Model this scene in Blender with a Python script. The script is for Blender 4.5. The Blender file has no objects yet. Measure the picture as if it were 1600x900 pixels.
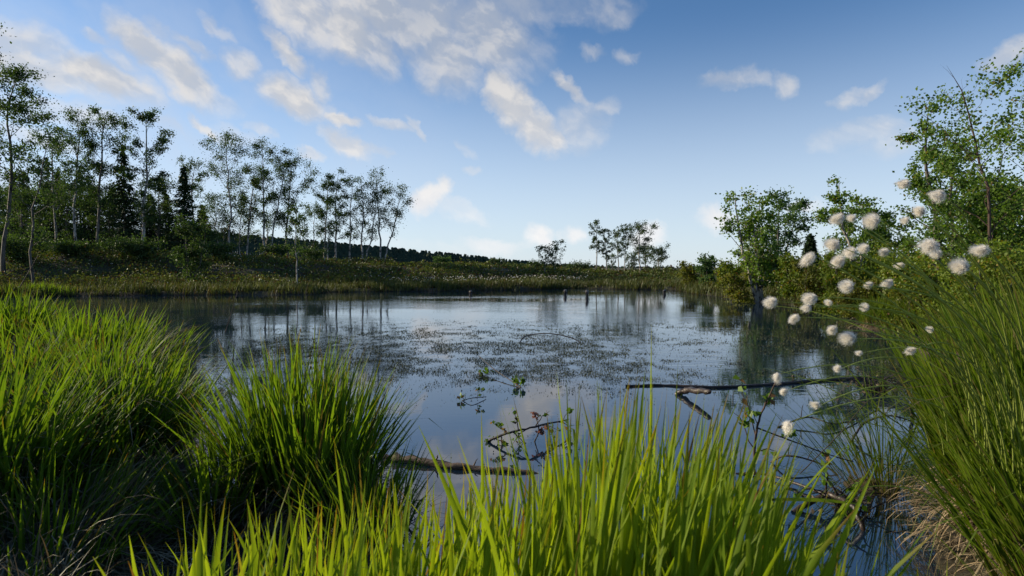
import bpy, math, random
import numpy as np
from mathutils import Vector, noise as mnoise

R = math.radians
scene = bpy.context.scene
COL = scene.collection
F = 889.0            # focal length in pixels of the 1600 px wide frame
CAMH = 1.1
PITCH = math.atan(32 / F)

# ------------------------------------------------------------------ camera
cam = bpy.data.cameras.new('camera')
cam.lens = 36 * F / 1600
cam.sensor_width = 36
cam.clip_start = 0.05
cam.clip_end = 9000
cam_ob = bpy.data.objects.new('camera', cam)
COL.objects.link(cam_ob)
cam_ob.location = (0, 0, CAMH)
cam_ob.rotation_euler = (R(90) - PITCH, 0, 0)
scene.camera = cam_ob
cam.dof.use_dof = True
cam.dof.focus_distance = 8.0
cam.dof.aperture_fstop = 9.0

def ray(px, py):
    x, u = (px - 800) / F, (450 - py) / F
    c, s = math.cos(PITCH), math.sin(PITCH)
    return x, c + u * s, -s + u * c

def at(px, py, d):
    """point on the pixel's ray at depth Y = d"""
    x, y, z = ray(px, py)
    k = d / y
    return (x * k, d, CAMH + z * k)

def atz(px, py, z0=0.0):
    x, y, z = ray(px, py)
    k = (z0 - CAMH) / z
    return (x * k, y * k, z0)

def azel(px, py):
    x, y, z = ray(px, py)
    return math.atan2(x, y), math.atan2(z, math.hypot(x, y))

# ------------------------------------------------------------------ light
SUN_AZ, SUN_EL = R(-74), R(20)
sd = Vector((math.sin(SUN_AZ) * math.cos(SUN_EL), math.cos(SUN_AZ) * math.cos(SUN_EL), math.sin(SUN_EL)))
sl = bpy.data.lights.new('sun', 'SUN')
sl.energy = 5.0
sl.angle = R(0.55)
sl.color = (1.0, 0.85, 0.62)
so = bpy.data.objects.new('sun', sl)
COL.objects.link(so)
so.rotation_euler = sd.to_track_quat('Z', 'Y').to_euler()

vs = scene.view_settings
vs.view_transform = 'Standard'
vs.look = 'None'
vs.exposure = 0.38
vs.gamma = 1
vs.use_curve_mapping = False
scene.cycles.max_bounces = 6
scene.cycles.transmission_bounces = 4
scene.cycles.transparent_max_bounces = 4
scene.cycles.caustics_reflective = False
scene.cycles.caustics_refractive = False

world = bpy.data.worlds.new('World')
scene.world = world
world.use_nodes = True
wt = world.node_tree
wt.nodes.clear()

class NT:
    """small helper for node trees"""
    def __init__(s, t): s.t = t
    def n(s, typ, **kw):
        nd = s.t.nodes.new(typ)
        for k, v in kw.items():
            if k == 'ins':
                for a, b in v.items(): s.set(nd, a, b)
            else: setattr(nd, k, v)
        return nd
    def set(s, nd, k, v):
        sock = nd.inputs[k]
        if hasattr(v, 'bl_idname') and hasattr(v, 'outputs'): s.t.links.new(v.outputs[0], sock)
        elif hasattr(v, 'is_output'): s.t.links.new(v, sock)
        else: sock.default_value = v
    def m(s, op, a, b=0.0, clamp=False):
        nd = s.n('ShaderNodeMath', operation=op, use_clamp=clamp)
        s.set(nd, 0, a); s.set(nd, 1, b)
        return nd
    def rng(s, v, a, b, c=0.0, d=1.0, smooth=False):
        nd = s.n('ShaderNodeMapRange')
        if smooth: nd.interpolation_type = 'SMOOTHSTEP'
        s.set(nd, 0, v)
        for i, q in enumerate((a, b, c, d)): s.set(nd, i + 1, q)
        return nd
    def mix(s, f, a, b, blend='MIX'):
        nd = s.n('ShaderNodeMix', data_type='RGBA', blend_type=blend)
        s.set(nd, 0, f); s.set(nd, 6, a); s.set(nd, 7, b)
        return nd.outputs[2]
    def noise(s, vec, scale, detail=3, rough=0.5, dist=0.0):
        nd = s.n('ShaderNodeTexNoise')
        if vec is not None: s.set(nd, 'Vector', vec)
        s.set(nd, 'Scale', scale); s.set(nd, 'Detail', detail); s.set(nd, 'Roughness', rough)
        s.set(nd, 'Distortion', dist)
        return nd
    def noise_fac(s, *a, **k):
        nd = s.noise(*a, **k)
        return nd.outputs['Fac'] if 'Fac' in nd.outputs else nd.outputs[0]

# clouds: (px, py, half length, half width, tilt down to the right, density)
CLOUDS = [
 (470, 10, 80, 34, 30, .95), (545, 45, 75, 34, 35, 1.0), (590, 70, 50, 26, 45, .85),
 (640, 20, 110, 48, 10, .95), (700, 85, 60, 45, 50, .85), (760, 50, 90, 55, 20, .85),
 (900, 5, 90, 24, 0, .5), (800, 10, 80, 30, 0, .7), (760, -90, 260, 60, 0, .7), (420, -80, 200, 50, 10, .7),
 (240, 85, 62, 19, 42, .95), (285, 118, 62, 26, 35, 1.0), (335, 148, 46, 16, 30, .62),
 (60, 105, 80, 26, 14, .85), (150, 118, 70, 24, 16, 1.0), (190, 130, 40, 18, 20, .9), (20, 60, 70, 34, 0, .7),
 (60, 170, 90, 20, 5, .6),
 (450, 75, 42, 12, 42, .8), (470, 155, 56, 24, 26, .92), (505, 130, 34, 11, 65, .7), (455, 140, 38, 16, 10, .72),
 (375, 92, 28, 17, 20, .66), (300, 70, 36, 10, 22, .62), (200, 98, 22, 12, 30, .55), (245, 45, 24, 12, 30, .5),
 (776, 140, 26, 22, 40, .95), (805, 165, 45, 22, 48, 1.0), (842, 205, 42, 21, 45, 1.0), (862, 215, 22, 18, 0, 1.0),
 (885, 133, 38, 10, 42, .85), (905, 195, 42, 36, 50, .5), (942, 165, 26, 14, -20, .45),
 (541, 193, 24, 9, 10, .88), (548, 230, 34, 15, 22, .9), (590, 240, 26, 8, 20, .6), (482, 246, 22, 8, 8, .7),
 (610, 197, 34, 9, 18, .55), (645, 205, 22, 7, 55, .5), (322, 194, 28, 7, 32, .85), (165, 60, 26, 9, 20, .5), (340, 40, 26, 10, 30, .55), (415, 205, 26, 7, 35, .5), (250, 190, 30, 8, 20, .5), (350, 205, 30, 6, 35, .4),
 (672, 312, 28, 17, -25, 1.0), (692, 295, 16, 13, 0, .85), (720, 330, 46, 14, 20, .45), (738, 270, 12, 7, 0, .55), (725, 235, 24, 8, 30, .45),
 (840, 368, 24, 18, 0, .95), (893, 364, 20, 13, 0, .85), (1012, 372, 24, 18, 0, .9), (1112, 338, 30, 19, 8, 1.0), (770, 385, 60, 10, 0, .6), (1262, 324, 24, 8, -5, .7),
 (1130, 124, 36, 13, 8, .66), (1175, 125, 34, 13, 20, .58), (1225, 138, 22, 14, 40, .6),
 (1325, 158, 26, 12, -20, .5), (1360, 145, 30, 9, -35, .5), (1340, 212, 62, 20, -8, .48), (1385, 230, 50, 22, 0, .45),
 (1583, 76, 40, 15, -14, .6), (928, 80, 24, 12, 8, .58), (982, 82, 20, 11, 0, .45), (955, 20, 60, 16, -10, .4),
 (60, 215, 60, 14, 10, .7), (90, 178, 50, 10, 0, .5), (700, 385, 120, 14, 4, .4), (380, 210, 60, 14, 25, .35),
]
# a few clouds outside the frame too, for the light and the water
for (q1, q2, q3) in ((-500, 90, 1), (-900, 200, 1), (-700, -100, 1), (2500, 150, .8), (2300, 60, .9), (250, -420, .8)):
    CLOUDS.append((q1, q2, 240, 60, 15, .8 * q3))

def cloud_group():
    g = bpy.data.node_groups.new('cloud_density', 'ShaderNodeTree')
    g.interface.new_socket('P', in_out='INPUT', socket_type='NodeSocketVector')
    g.interface.new_socket('D', in_out='OUTPUT', socket_type='NodeSocketFloat')
    t = NT(g)
    gi, go = g.nodes.new('NodeGroupInput'), g.nodes.new('NodeGroupOutput')
    P = gi.outputs[0]
    acc = None
    for (px, py, a, b, ang, dens) in CLOUDS:
        az, el = azel(px, py)
        if abs(px - 800) > 900:
            az = math.atan((px - 800) / F) if abs(px) < 1500 else (px - 800) / F * .7
        k = 1.0 / F
        mp = t.n('ShaderNodeMapping', vector_type='TEXTURE')
        t.set(mp, 'Vector', P)
        # angular size shrinks away from the picture's centre
        sh = math.cos(min(abs(az), 1.0))
        mp.inputs['Location'].default_value = (az, el, 0)
        mp.inputs['Rotation'].default_value = (0, 0, -R(ang))
        mp.inputs['Scale'].default_value = (a * 1.75 * k * (sh * .75 + .25), b * 1.95 * k * sh, 1)
        ln = t.n('ShaderNodeVectorMath', operation='LENGTH'); t.set(ln, 0, mp)
        v = t.rng(ln.outputs['Value'], 1.0, 0.15, 0.0, dens, smooth=True)
        acc = v if acc is None else t.m('MAXIMUM', acc, v)
    g.links.new(acc.outputs[0], go.inputs[0])
    return g

def build_world():
    t = NT(wt)
    tc = t.n('ShaderNodeTexCoord')
    D = tc.outputs['Generated']
    sky = t.n('ShaderNodeTexSky', sky_type='NISHITA')
    sky.sun_disc = False
    sky.sun_elevation = SUN_EL
    sky.sun_rotation = SUN_AZ
    sky.altitude = 600
    sky.air_density = 1.0
    sky.dust_density = 0.55
    sky.ozone_density = 2.2
    sp = t.n('ShaderNodeSeparateXYZ', ins={0: D})
    az = t.m('ARCTAN2', sp.outputs[0], sp.outputs[1])
    hyp = t.m('SQRT', t.m('ADD', t.m('MULTIPLY', sp.outputs[0], sp.outputs[0]), t.m('MULTIPLY', sp.outputs[1], sp.outputs[1])))
    el = t.m('ARCTAN2', sp.outputs[2], hyp)
    P = t.n('ShaderNodeCombineXYZ', ins={0: az, 1: el, 2: 0.0})
    # warp
    n1 = t.noise(P, 7.0, 5, 0.58)
    w1 = t.n('ShaderNodeVectorMath', operation='SUBTRACT'); t.set(w1, 0, n1.outputs['Color']); w1.inputs[1].default_value = (.5, .5, .5)
    w2 = t.n('ShaderNodeVectorMath', operation='MULTIPLY'); t.set(w2, 0, w1); w2.inputs[1].default_value = (.085, .06, 0)
    n1b = t.noise(P, 30.0, 4, 0.6)
    w1b = t.n('ShaderNodeVectorMath', operation='SUBTRACT'); t.set(w1b, 0, n1b.outputs['Color']); w1b.inputs[1].default_value = (.5, .5, .5)
    w2b = t.n('ShaderNodeVectorMath', operation='MULTIPLY'); t.set(w2b, 0, w1b); w2b.inputs[1].default_value = (.03, .03, 0)
    w3 = t.n('ShaderNodeVectorMath', operation='ADD'); t.set(w3, 0, P); t.set(w3, 1, w2)
    w4 = t.n('ShaderNodeVectorMath', operation='ADD'); t.set(w4, 0, w3); t.set(w4, 1, w2b)
    grp = cloud_group()
    def dens(v):
        nd = t.n('ShaderNodeGroup'); nd.node_tree = grp; t.set(nd, 0, v); return nd.outputs[0]
    d0 = dens(w4)
    rot = t.n('ShaderNodeMapping', vector_type='TEXTURE'); t.set(rot, 'Vector', w3)
    rot.inputs['Rotation'].default_value = (0, 0, -R(32)); rot.inputs['Scale'].default_value = (1.35, .85, 1)
    nf = t.noise_fac(rot, 13.0, 6, 0.55)
    off = t.n('ShaderNodeVectorMath', operation='ADD'); t.set(off, 0, rot); off.inputs[1].default_value = (-.012, .012, 0)
    nf2 = t.noise_fac(off, 13.0, 4, 0.5)
    raw = t.m('MULTIPLY', t.m('ADD', t.m('MULTIPLY', d0, 1.15), t.rng(nf, .25, .75, -.34, .28)), t.rng(d0, .02, .3, 0, 1, smooth=True))
    alpha = t.rng(raw, .06, 1.2, 0, .93, smooth=True)
    # thin veil over the left half of the sky
    veil = t.m('MULTIPLY', t.rng(az, .12, -.75, 0, 1, smooth=True), t.rng(t.noise_fac(rot, 5.0, 5, .6), .34, .70, .08, .75, smooth=True))
    veil2 = t.m('MULTIPLY', veil, t.rng(el, .62, .10, 0, 1))
    # light on the clouds
    relief = t.rng(t.m('SUBTRACT', nf, nf2), -.05, .07, 0, .55)
    grey = t.m('MULTIPLY', t.rng(t.m('ADD', sp.outputs[2], t.m('MULTIPLY', nf, .1)), .30, .50, 0, .75, smooth=True), t.rng(az, -.35, -.18, 0, 1, smooth=True))
    lit2 = t.m('SUBTRACT', t.m('ADD', relief, t.rng(nf, .35, .7, .25, .65)), grey, clamp=True)
    ccol = t.mix(lit2, (3.3, 3.65, 4.3, 1), (5.9, 5.7, 5.5, 1))
    # nearer the horizon clouds go pale
    lowc = t.rng(el, .30, .02, 0, 1, smooth=True)
    ccol = t.mix(t.m('MULTIPLY', lowc, .75), ccol, (8.0, 7.9, 7.9, 1))
    skyc = t.mix(1.0, sky.outputs[0], (0.70, 0.93, 1.12, 1), 'MULTIPLY')
    # pale air low over the horizon
    hz = t.m('MULTIPLY', t.rng(el, .42, -.02, 0, 1, smooth=True), .72)
    skyc = t.mix(hz, skyc, (6.1, 6.7, 7.5, 1))
    skyc = t.mix(veil2, skyc, (4.5, 5.0, 5.9, 1))
    c = t.mix(alpha, skyc, ccol)
    bg = t.n('ShaderNodeBackground'); t.set(bg, 0, c); bg.inputs[1].default_value = 0.10
    out = t.n('ShaderNodeOutputWorld'); t.set(out, 0, bg)
build_world()
world.cycles.sampling_method = 'MANUAL'
world.cycles.sample_map_resolution = 512

# ------------------------------------------------------------------ objects
def tag(o, label=None, cat=None, group=None, kind=None):
    if label: o['label'] = label
    if cat: o['category'] = cat
    if group: o['group'] = group
    if kind: o['kind'] = kind
    return o

def empty(name, loc):
    o = bpy.data.objects.new(name, None)
    COL.objects.link(o)
    o.location = loc
    o.empty_display_size = .1
    return o

class Geo:
    def __init__(s):
        s.v, s.f, s.r, s.t, s.n = [], [], [], [], 0
    def add(s, v, f, r=None, t=None):
        v = np.asarray(v, np.float32).reshape(-1, 3)
        s.v.append(v); s.f.append(np.asarray(f, np.int32).reshape(-1, 4) + s.n)
        s.r.append(np.zeros(len(v), np.float32) if r is None else np.broadcast_to(np.asarray(r, np.float32), (len(v),)))
        s.t.append(np.zeros(len(v), np.float32) if t is None else np.broadcast_to(np.asarray(t, np.float32), (len(v),)))
        s.n += len(v)
    def build(s, name, mat, parent=None, origin=(0, 0, 0), smooth=True):
        v = np.concatenate(s.v) - np.asarray(origin, np.float32)
        f = np.concatenate(s.f)
        me = bpy.data.meshes.new(name)
        me.vertices.add(len(v)); me.vertices.foreach_set('co', v.ravel())
        me.loops.add(f.size); me.loops.foreach_set('vertex_index', f.ravel())
        me.polygons.add(len(f))
        me.polygons.foreach_set('loop_start', np.arange(0, f.size, 4, dtype=np.int32))
        me.polygons.foreach_set('loop_total', np.full(len(f), 4, np.int32))
        me.polygons.foreach_set('use_smooth', np.full(len(f), smooth, bool))
        a = me.attributes.new('rnd', 'FLOAT', 'POINT'); a.data.foreach_set('value', np.concatenate(s.r).astype(np.float32))
        a = me.attributes.new('along', 'FLOAT', 'POINT'); a.data.foreach_set('value', np.concatenate(s.t).astype(np.float32))
        me.materials.append(mat)
        me.update()
        me.validate()
        o = bpy.data.objects.new(name, me)
        COL.objects.link(o)
        if parent is not None: o.parent = parent
        else: o.location = origin
        return o

def unit(a):
    return a / np.maximum(np.linalg.norm(a, axis=-1, keepdims=True), 1e-9)

def tube(g, pts, rad, sides=5, rnd=.5, caps=True):
    pts = np.asarray(pts, float); n = len(pts)
    rad = np.broadcast_to(np.asarray(rad, float), (n,)).copy()
    tan = np.gradient(pts, axis=0); tan = unit(tan)
    ref = np.array([0, 0, 1.]) if abs(tan[0][2]) < .8 else np.array([1., 0, 0])
    a = unit(np.cross(tan, ref)); b = unit(np.cross(tan, a))
    if caps:
        rad[-1] = max(rad[-1] * .15, 1e-5)
    ang = np.linspace(0, 2 * math.pi, sides, endpoint=False)
    v = pts[:, None] + rad[:, None, None] * (np.cos(ang)[None, :, None] * a[:, None] + np.sin(ang)[None, :, None] * b[:, None])
    i = np.arange(n - 1)[:, None] * sides; j = np.arange(sides)[None]; k = (j + 1) % sides
    f = np.stack([i + j, i + k, i + sides + k, i + sides + j], -1).reshape(-1, 4)
    g.add(v.reshape(-1, 3), f, rnd, np.repeat(np.linspace(0, 1, n), sides))

def leaves(g, pos, size, rs, aspect=.75, up=0.0, axis=None):
    """diamond leaf faces at pos"""
    n = len(pos)
    if n == 0: return
    u = rs.normal(size=(n, 3))
    if axis is not None: u = u * .5 + axis
    u = unit(u)
    w = rs.normal(size=(n, 3)); w[:, 2] += up * 0
    if up:
        nrm = unit(rs.normal(size=(n, 3)) * .6 + np.array([0, 0, up]))
        w = np.cross(nrm, u)
    else:
        w = np.cross(u, w)
    w = unit(w); nn = unit(np.cross(u, w))
    s = (size * rs.uniform(.65, 1.3, n))[:, None]
    L, W = s * .5, s * .5 * aspect
    v = np.stack([pos - u * L, pos + w * W + nn * W * .35 - u * L * .15, pos + u * L, pos - w * W + nn * W * .35 - u * L * .15], 1)
    g.add(v.reshape(-1, 3), np.arange(4 * n).reshape(n, 4), np.repeat(rs.uniform(0, 1, n), 4), np.tile([0, .5, 1, .5], n))

def blades(g, root, length, width, lean_az, lean, bend, rs, seg=6, twist=.8, fold=.18, rnd=None, pw=2.2, face=None, kink=0.0):
    """curved grass blades; everything is an array over blades"""
    n = len(root)
    s = np.linspace(0, 1, seg + 1)
    th = lean[:, None] + bend[:, None] * s[None] ** 1.4
    if kink:      # some blades are snapped over
        kk = (rs.rand(n) < kink)[:, None]; ks = rs.uniform(.45, .85, n)[:, None]
        th = th + np.where(kk & (s[None] > ks), rs.uniform(.7, 2.0, n)[:, None], 0)
    th = np.clip(th, -3, 3)
    dl = length[:, None] / seg
    hx = np.concatenate([np.zeros((n, 1)), np.cumsum(np.sin((th[:, 1:] + th[:, :-1]) / 2) * dl, 1)], 1)
    hz = np.concatenate([np.zeros((n, 1)), np.cumsum(np.cos((th[:, 1:] + th[:, :-1]) / 2) * dl, 1)], 1)
    ca, sa = np.cos(lean_az)[:, None], np.sin(lean_az)[:, None]
    c = np.stack([root[:, 0:1] + hx * ca, root[:, 1:2] + hx * sa, root[:, 2:3] + hz], -1)
    base_face = lean_az + math.pi / 2 if face is None else face
    ph = (base_face + rs.normal(0, .5, n))[:, None] + rs.normal(0, twist, n)[:, None] * s[None]
    side = np.stack([np.cos(ph), np.sin(ph), np.zeros_like(ph)], -1)
    nrm = np.stack([-np.sin(ph), np.cos(ph), np.zeros_like(ph)], -1)
    prof = np.minimum(1, .55 + s * 1.6) * (1 - s ** pw) + .02
    w = (width[:, None] * prof[None])[..., None] * .5
    V = np.stack([c - side * w, c + nrm * w * fold * 2, c + side * w], 2)     # n, seg+1, 3, 3
    i = (np.arange(n)[:, None, None] * (seg + 1) + np.arange(seg)[None, :, None]) * 3 + np.arange(2)[None, None]
    f = np.stack([i, i + 1, i + 4, i + 3], -1).reshape(-1, 4)
    rr = rs.uniform(0, 1, n) if rnd is None else rnd
    g.add(V.reshape(-1, 3), f, np.repeat(rr, (seg + 1) * 3), np.tile(np.repeat(s, 3), n))

# ------------------------------------------------------------------ materials
def mat_new(name):
    m = bpy.data.materials.new(name); m.use_nodes = True
    m.node_tree.nodes.clear()
    return m, NT(m.node_tree)

def attr(t, nm):
    a = t.n('ShaderNodeAttribute'); a.attribute_name = nm
    return a.outputs['Fac']

def leafy(name, dark, light, trans=.45, tip=None, base=None, tip_from=.8, gloss=.02, tcol=(1.1, 1.25, .55), nscale=.6, odd=None, odd_share=.06, rough=.55, spot=0):
    m, t = mat_new(name)
    r = attr(t, 'rnd'); al = attr(t, 'along')
    geo = t.n('ShaderNodeNewGeometry')
    nz = t.noise_fac(geo.outputs['Position'], nscale, 2)
    f = t.m('ADD', t.m('MULTIPLY', r, .6), t.rng(nz, .3, .7, -.1, .5), clamp=True)
    c = t.mix(f, (*dark, 1), (*light, 1))
    if odd:
        c = t.mix(t.m('GREATER_THAN', t.m('FRACT', t.m('MULTIPLY', r, 37.7)), 1 - odd_share), c, (*odd, 1))
    if spot:     # blotches and yellowing that belong to the blade itself
        n2 = t.noise_fac(geo.outputs['Position'], 38, 3, .6)
        c = t.mix(t.rng(n2, .52, .72, 0, spot, smooth=True), c, (.20, .17, .045, 1))
        c = t.mix(t.rng(t.noise_fac(geo.outputs['Position'], 9, 2), .3, .7, .45, 0), c, t.mix(1.0, c, (.45, .62, .7, 1), 'MULTIPLY'))
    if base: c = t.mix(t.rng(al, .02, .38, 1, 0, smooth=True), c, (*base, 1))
    if tip:
        tf = t.m('MULTIPLY', t.rng(al, tip_from, 1.0, 0, 1), t.rng(t.m('FRACT', t.m('MULTIPLY', r, 13.1)), .35, .8, 0, 1))
        c = t.mix(tf, c, (*tip, 1))
    df = t.n('ShaderNodeBsdfDiffuse', ins={0: c})
    tr = t.n('ShaderNodeBsdfTranslucent', ins={0: t.mix(1.0, c, (*tcol, 1), 'MULTIPLY')})
    mx = t.n('ShaderNodeMixShader', ins={0: trans, 1: df, 2: tr})
    gl = t.n('ShaderNodeBsdfGlossy', ins={0: (.8, .85, .8, 1), 'Roughness': rough})
    lw = t.n('ShaderNodeLayerWeight', ins={0: .25})
    m2 = t.n('ShaderNodeMixShader', ins={0: t.m('ADD', t.m('MULTIPLY', lw.outputs[0], gloss * 2), gloss * .6), 1: mx, 2: gl})
    t.n('ShaderNodeOutputMaterial', ins={0: m2})
    return m

def barky(name, c1, c2, scale=(9, 9, 2.0), thr=(.48, .6), noise_scale=1.0, rough=.8, bump=.4):
    m, t = mat_new(name)
    geo = t.n('ShaderNodeNewGeometry')
    mp = t.n('ShaderNodeMapping', ins={0: geo.outputs['Position']}); mp.inputs['Scale'].default_value = scale
    nf = t.noise_fac(mp, noise_scale, 5, .65)
    c = t.mix(t.rng(nf, thr[0], thr[1], 0, 1), (*c1, 1), (*c2, 1))
    n2 = t.noise_fac(geo.outputs['Position'], 40, 3)
    c = t.mix(t.rng(n2, .3, .7, 0, .5), c, t.mix(1.0, c, (.5, .48, .45, 1), 'MULTIPLY'))
    b = t.n('ShaderNodeBump', ins={'Strength': bump, 'Distance': .01, 'Height': nf})
    p = t.n('ShaderNodeBsdfPrincipled', ins={'Base Color': c, 'Roughness': rough, 'Normal': b})
    t.n('ShaderNodeOutputMaterial', ins={0: p})
    return m

M = {}
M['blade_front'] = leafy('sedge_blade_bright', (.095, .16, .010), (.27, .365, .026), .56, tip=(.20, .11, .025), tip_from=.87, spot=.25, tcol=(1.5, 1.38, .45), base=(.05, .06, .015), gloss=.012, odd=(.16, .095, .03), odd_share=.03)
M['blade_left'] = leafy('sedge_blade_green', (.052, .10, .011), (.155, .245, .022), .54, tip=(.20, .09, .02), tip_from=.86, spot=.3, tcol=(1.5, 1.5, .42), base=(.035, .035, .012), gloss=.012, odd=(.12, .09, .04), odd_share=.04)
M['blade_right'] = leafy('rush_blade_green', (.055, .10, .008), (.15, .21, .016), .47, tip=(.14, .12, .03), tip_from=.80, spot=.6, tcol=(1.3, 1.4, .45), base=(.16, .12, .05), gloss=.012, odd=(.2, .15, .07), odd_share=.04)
M['straw'] = leafy('dead_straw', (.16, .12, .07), (.50, .38, .23), .3, tcol=(1, .9, .7), gloss=.02, nscale=9, odd=(.07, .06, .045), odd_share=.25)
M['straw_dark'] = leafy('damp_straw', (.07, .055, .032), (.24, .19, .11), .25, tcol=(1, .9, .7), gloss=.03, nscale=4)
M['peat'] = barky('peat', (.028, .021, .013), (.07, .052, .032), (6, 6, 6), (.3, .7), 2.0, .95)
M['birch_leaf'] = leafy('birch_leaves', (.030, .055, .016), (.07, .115, .034), .42, tcol=(1.2, 1.3, .45))
M['birch_leaf_far'] = leafy('birch_leaves_far', (.028, .055, .02), (.07, .11, .04), .4, tcol=(1.2, 1.25, .5))
M['near_leaf'] = leafy('birch_leaves_near', (.05, .105, .016), (.16, .25, .04), .48, tcol=(1.25, 1.35, .4), odd=(.16, .13, .03), odd_share=.05)
M['pale_leaf'] = leafy('pale_birch_leaves', (.04, .085, .03), (.10, .17, .06), .45, tcol=(1.2, 1.3, .5))
M['shrub_leaf'] = leafy('shrub_leaves', (.055, .105, .012), (.18, .24, .028), .45, tcol=(1.25, 1.25, .4), odd=(.20, .15, .02), odd_share=.1)
M['olive_leaf'] = leafy('olive_shrub_leaves', (.065, .085, .014), (.18, .20, .028), .43, tcol=(1.2, 1.15, .4), odd=(.12, .07, .025), odd_share=.08)
M['needle'] = leafy('spruce_needles', (.018, .036, .014), (.035, .062, .022), .15, tcol=(1, 1.1, .6))
M['far_needle'] = leafy('far_forest_needles', (.016, .030, .018), (.026, .044, .026), .08, tcol=(1, 1.1, .7), nscale=.02)
M['heath'] = leafy('heath_leaves', (.045, .065, .015), (.11, .15, .034), .38, tcol=(1.2, 1.1, .45), nscale=.25, odd=(.075, .045, .022), odd_share=.2)
M['heath_right'] = leafy('bank_leaves', (.05, .07, .013), (.16, .18, .026), .4, tcol=(1.2, 1.1, .4), nscale=.45, odd=(.12, .06, .025), odd_share=.18)
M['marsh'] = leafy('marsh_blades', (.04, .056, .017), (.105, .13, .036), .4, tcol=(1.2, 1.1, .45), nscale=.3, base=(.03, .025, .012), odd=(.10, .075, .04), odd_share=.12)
M['cotton'] = leafy('cotton_fibre', (.90, .88, .85), (.96, .95, .93), .5, tcol=(1, .96, .88), gloss=.01)
M['cotton_stem'] = leafy('cottongrass_stem', (.20, .28, .05), (.36, .42, .10), .2, tcol=(1, 1, .5), gloss=.03)
M['husk'] = leafy('husk', (.05, .035, .025), (.09, .06, .04), .1, tcol=(1, 1, .8))
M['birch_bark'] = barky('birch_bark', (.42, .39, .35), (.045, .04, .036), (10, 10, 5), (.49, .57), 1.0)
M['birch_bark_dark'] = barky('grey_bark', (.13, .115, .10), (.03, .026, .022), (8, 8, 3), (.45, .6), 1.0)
M['red_bark'] = barky('brown_bark', (.085, .05, .035), (.03, .02, .016), (20, 20, 12), (.4, .65), 1.0)
M['wet_wood'] = barky('wet_wood', (.06, .038, .028), (.014, .010, .008), (12, 12, 12), (.35, .65), 1.5, .45, .8)
M['log'] = barky('weathered_log', (.17, .12, .085), (.03, .022, .018), (5, 22, 22), (.35, .62), 1.5, .7, 1.0)
M['dark_twig'] = barky('dark_twig', (.035, .026, .022), (.012, .009, .008), (20, 20, 20), (.4, .6), 1.0, .6)
M['twig_leaf'] = leafy('fresh_twig_leaves', (.06, .13, .015), (.13, .22, .03), .45, tcol=(1.2, 1.25, .45), odd=(.22, .12, .06), odd_share=.12)
M['pink_leaf'] = leafy('withered_leaves', (.22, .10, .07), (.38, .22, .16), .35, tcol=(1, .8, .7))
M['pondweed'] = leafy('pondweed_leaves', (.04, .05, .03), (.12, .13, .08), .05, tcol=(1, 1, .5), gloss=.0, rough=.6, nscale=1.5)

def ground_mat():
    m, t = mat_new('peaty_ground')
    geo = t.n('ShaderNodeNewGeometry')
    P = geo.outputs['Position']
    a = t.noise_fac(P, .25, 5, .6); b = t.noise_fac(P, 6, 5, .65)
    c = t.mix(t.rng(a, .35, .65), (.020, .020, .009, 1), (.045, .050, .016, 1))
    c = t.mix(t.rng(b, .4, .7), c, (.030, .020, .012, 1))
    bm = t.n('ShaderNodeBump', ins={'Strength': .6, 'Distance': .05, 'Height': b})
    p = t.n('ShaderNodeBsdfPrincipled', ins={'Base Color': c, 'Roughness': .95, 'Normal': bm})
    t.n('ShaderNodeOutputMaterial', ins={0: p})
    return m

def water_mat():
    m, t = mat_new('pond_water')
    geo = t.n('ShaderNodeNewGeometry')
    P = geo.outputs['Position']
    mp = t.n('ShaderNodeMapping', ins={0: P}); mp.inputs['Scale'].default_value = (.55, 1.5, 1)
    big = t.noise_fac(mp, 2.2, 4, .55)
    mid = t.noise_fac(mp, 9.0, 3, .5)
    # where the breeze touches the water
    pm = t.n('ShaderNodeMapping', ins={0: P}); pm.inputs['Scale'].default_value = (.10, .22, 1)
    patch = t.rng(t.noise_fac(pm, 1.0, 3, .5), .40, .62, .12, 1, smooth=True)
    sp = t.n('ShaderNodeSeparateXYZ', ins={0: P})
    near = t.rng(sp.outputs[1], 4.0, 9.0, .10, 1, smooth=True)
    amp = t.m('MULTIPLY', patch, near)
    h = t.m('ADD', t.m('MULTIPLY', big, .7), t.m('MULTIPLY', mid, .35))
    hh = t.m('MULTIPLY', h, amp)
    bp = t.n('ShaderNodeBump', ins={'Strength': 1.0, 'Distance': .010, 'Height': hh})
    murk = t.mix(t.rng(t.noise_fac(P, .8, 3), .4, .7), (.006, .017, .036, 1), (.008, .018, .028, 1))
    p = t.n('ShaderNodeBsdfPrincipled', ins={'Base Color': murk, 'Roughness': .025, 'IOR': 3.0, 'Normal': bp})
    t.n('ShaderNodeOutputMaterial', ins={0: p})
    return m
M['ground'] = ground_mat()
M['water'] = water_mat()

# ------------------------------------------------------------------ terrain
POND = [atz(px, py)[:2] for px, py in ((-320, 470), (0, 465), (100, 463), (300, 461), (490, 460), (508, 456.5), (700, 454.5), (850, 452), (900, 450.5), (1000, 452.5),
        (1060, 453.5), (1085, 459), (1130, 464), (1190, 471), (1260, 481), (1340, 490), (1400, 500), (1480, 516))]
POND += [(5.8, 6.2), (3.8, 4.4), (2.7, 3.2), (1.80, 2.4), (1.52, 2.0), (1.38, 1.6), (1.0, 1.42), (.6, 1.48), (0, 1.52), (-.5, 1.6), (-.9, 1.75), (-1.3, 2.05), (-1.55, 2.6), (-2.2, 3.8),
         (-3.0, 4.9), (-3.6, 6.2), (-5.6, 7.4), (-9, 9.5), (-14, 12), (-24, 16)]
POND = np.array(POND)

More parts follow.
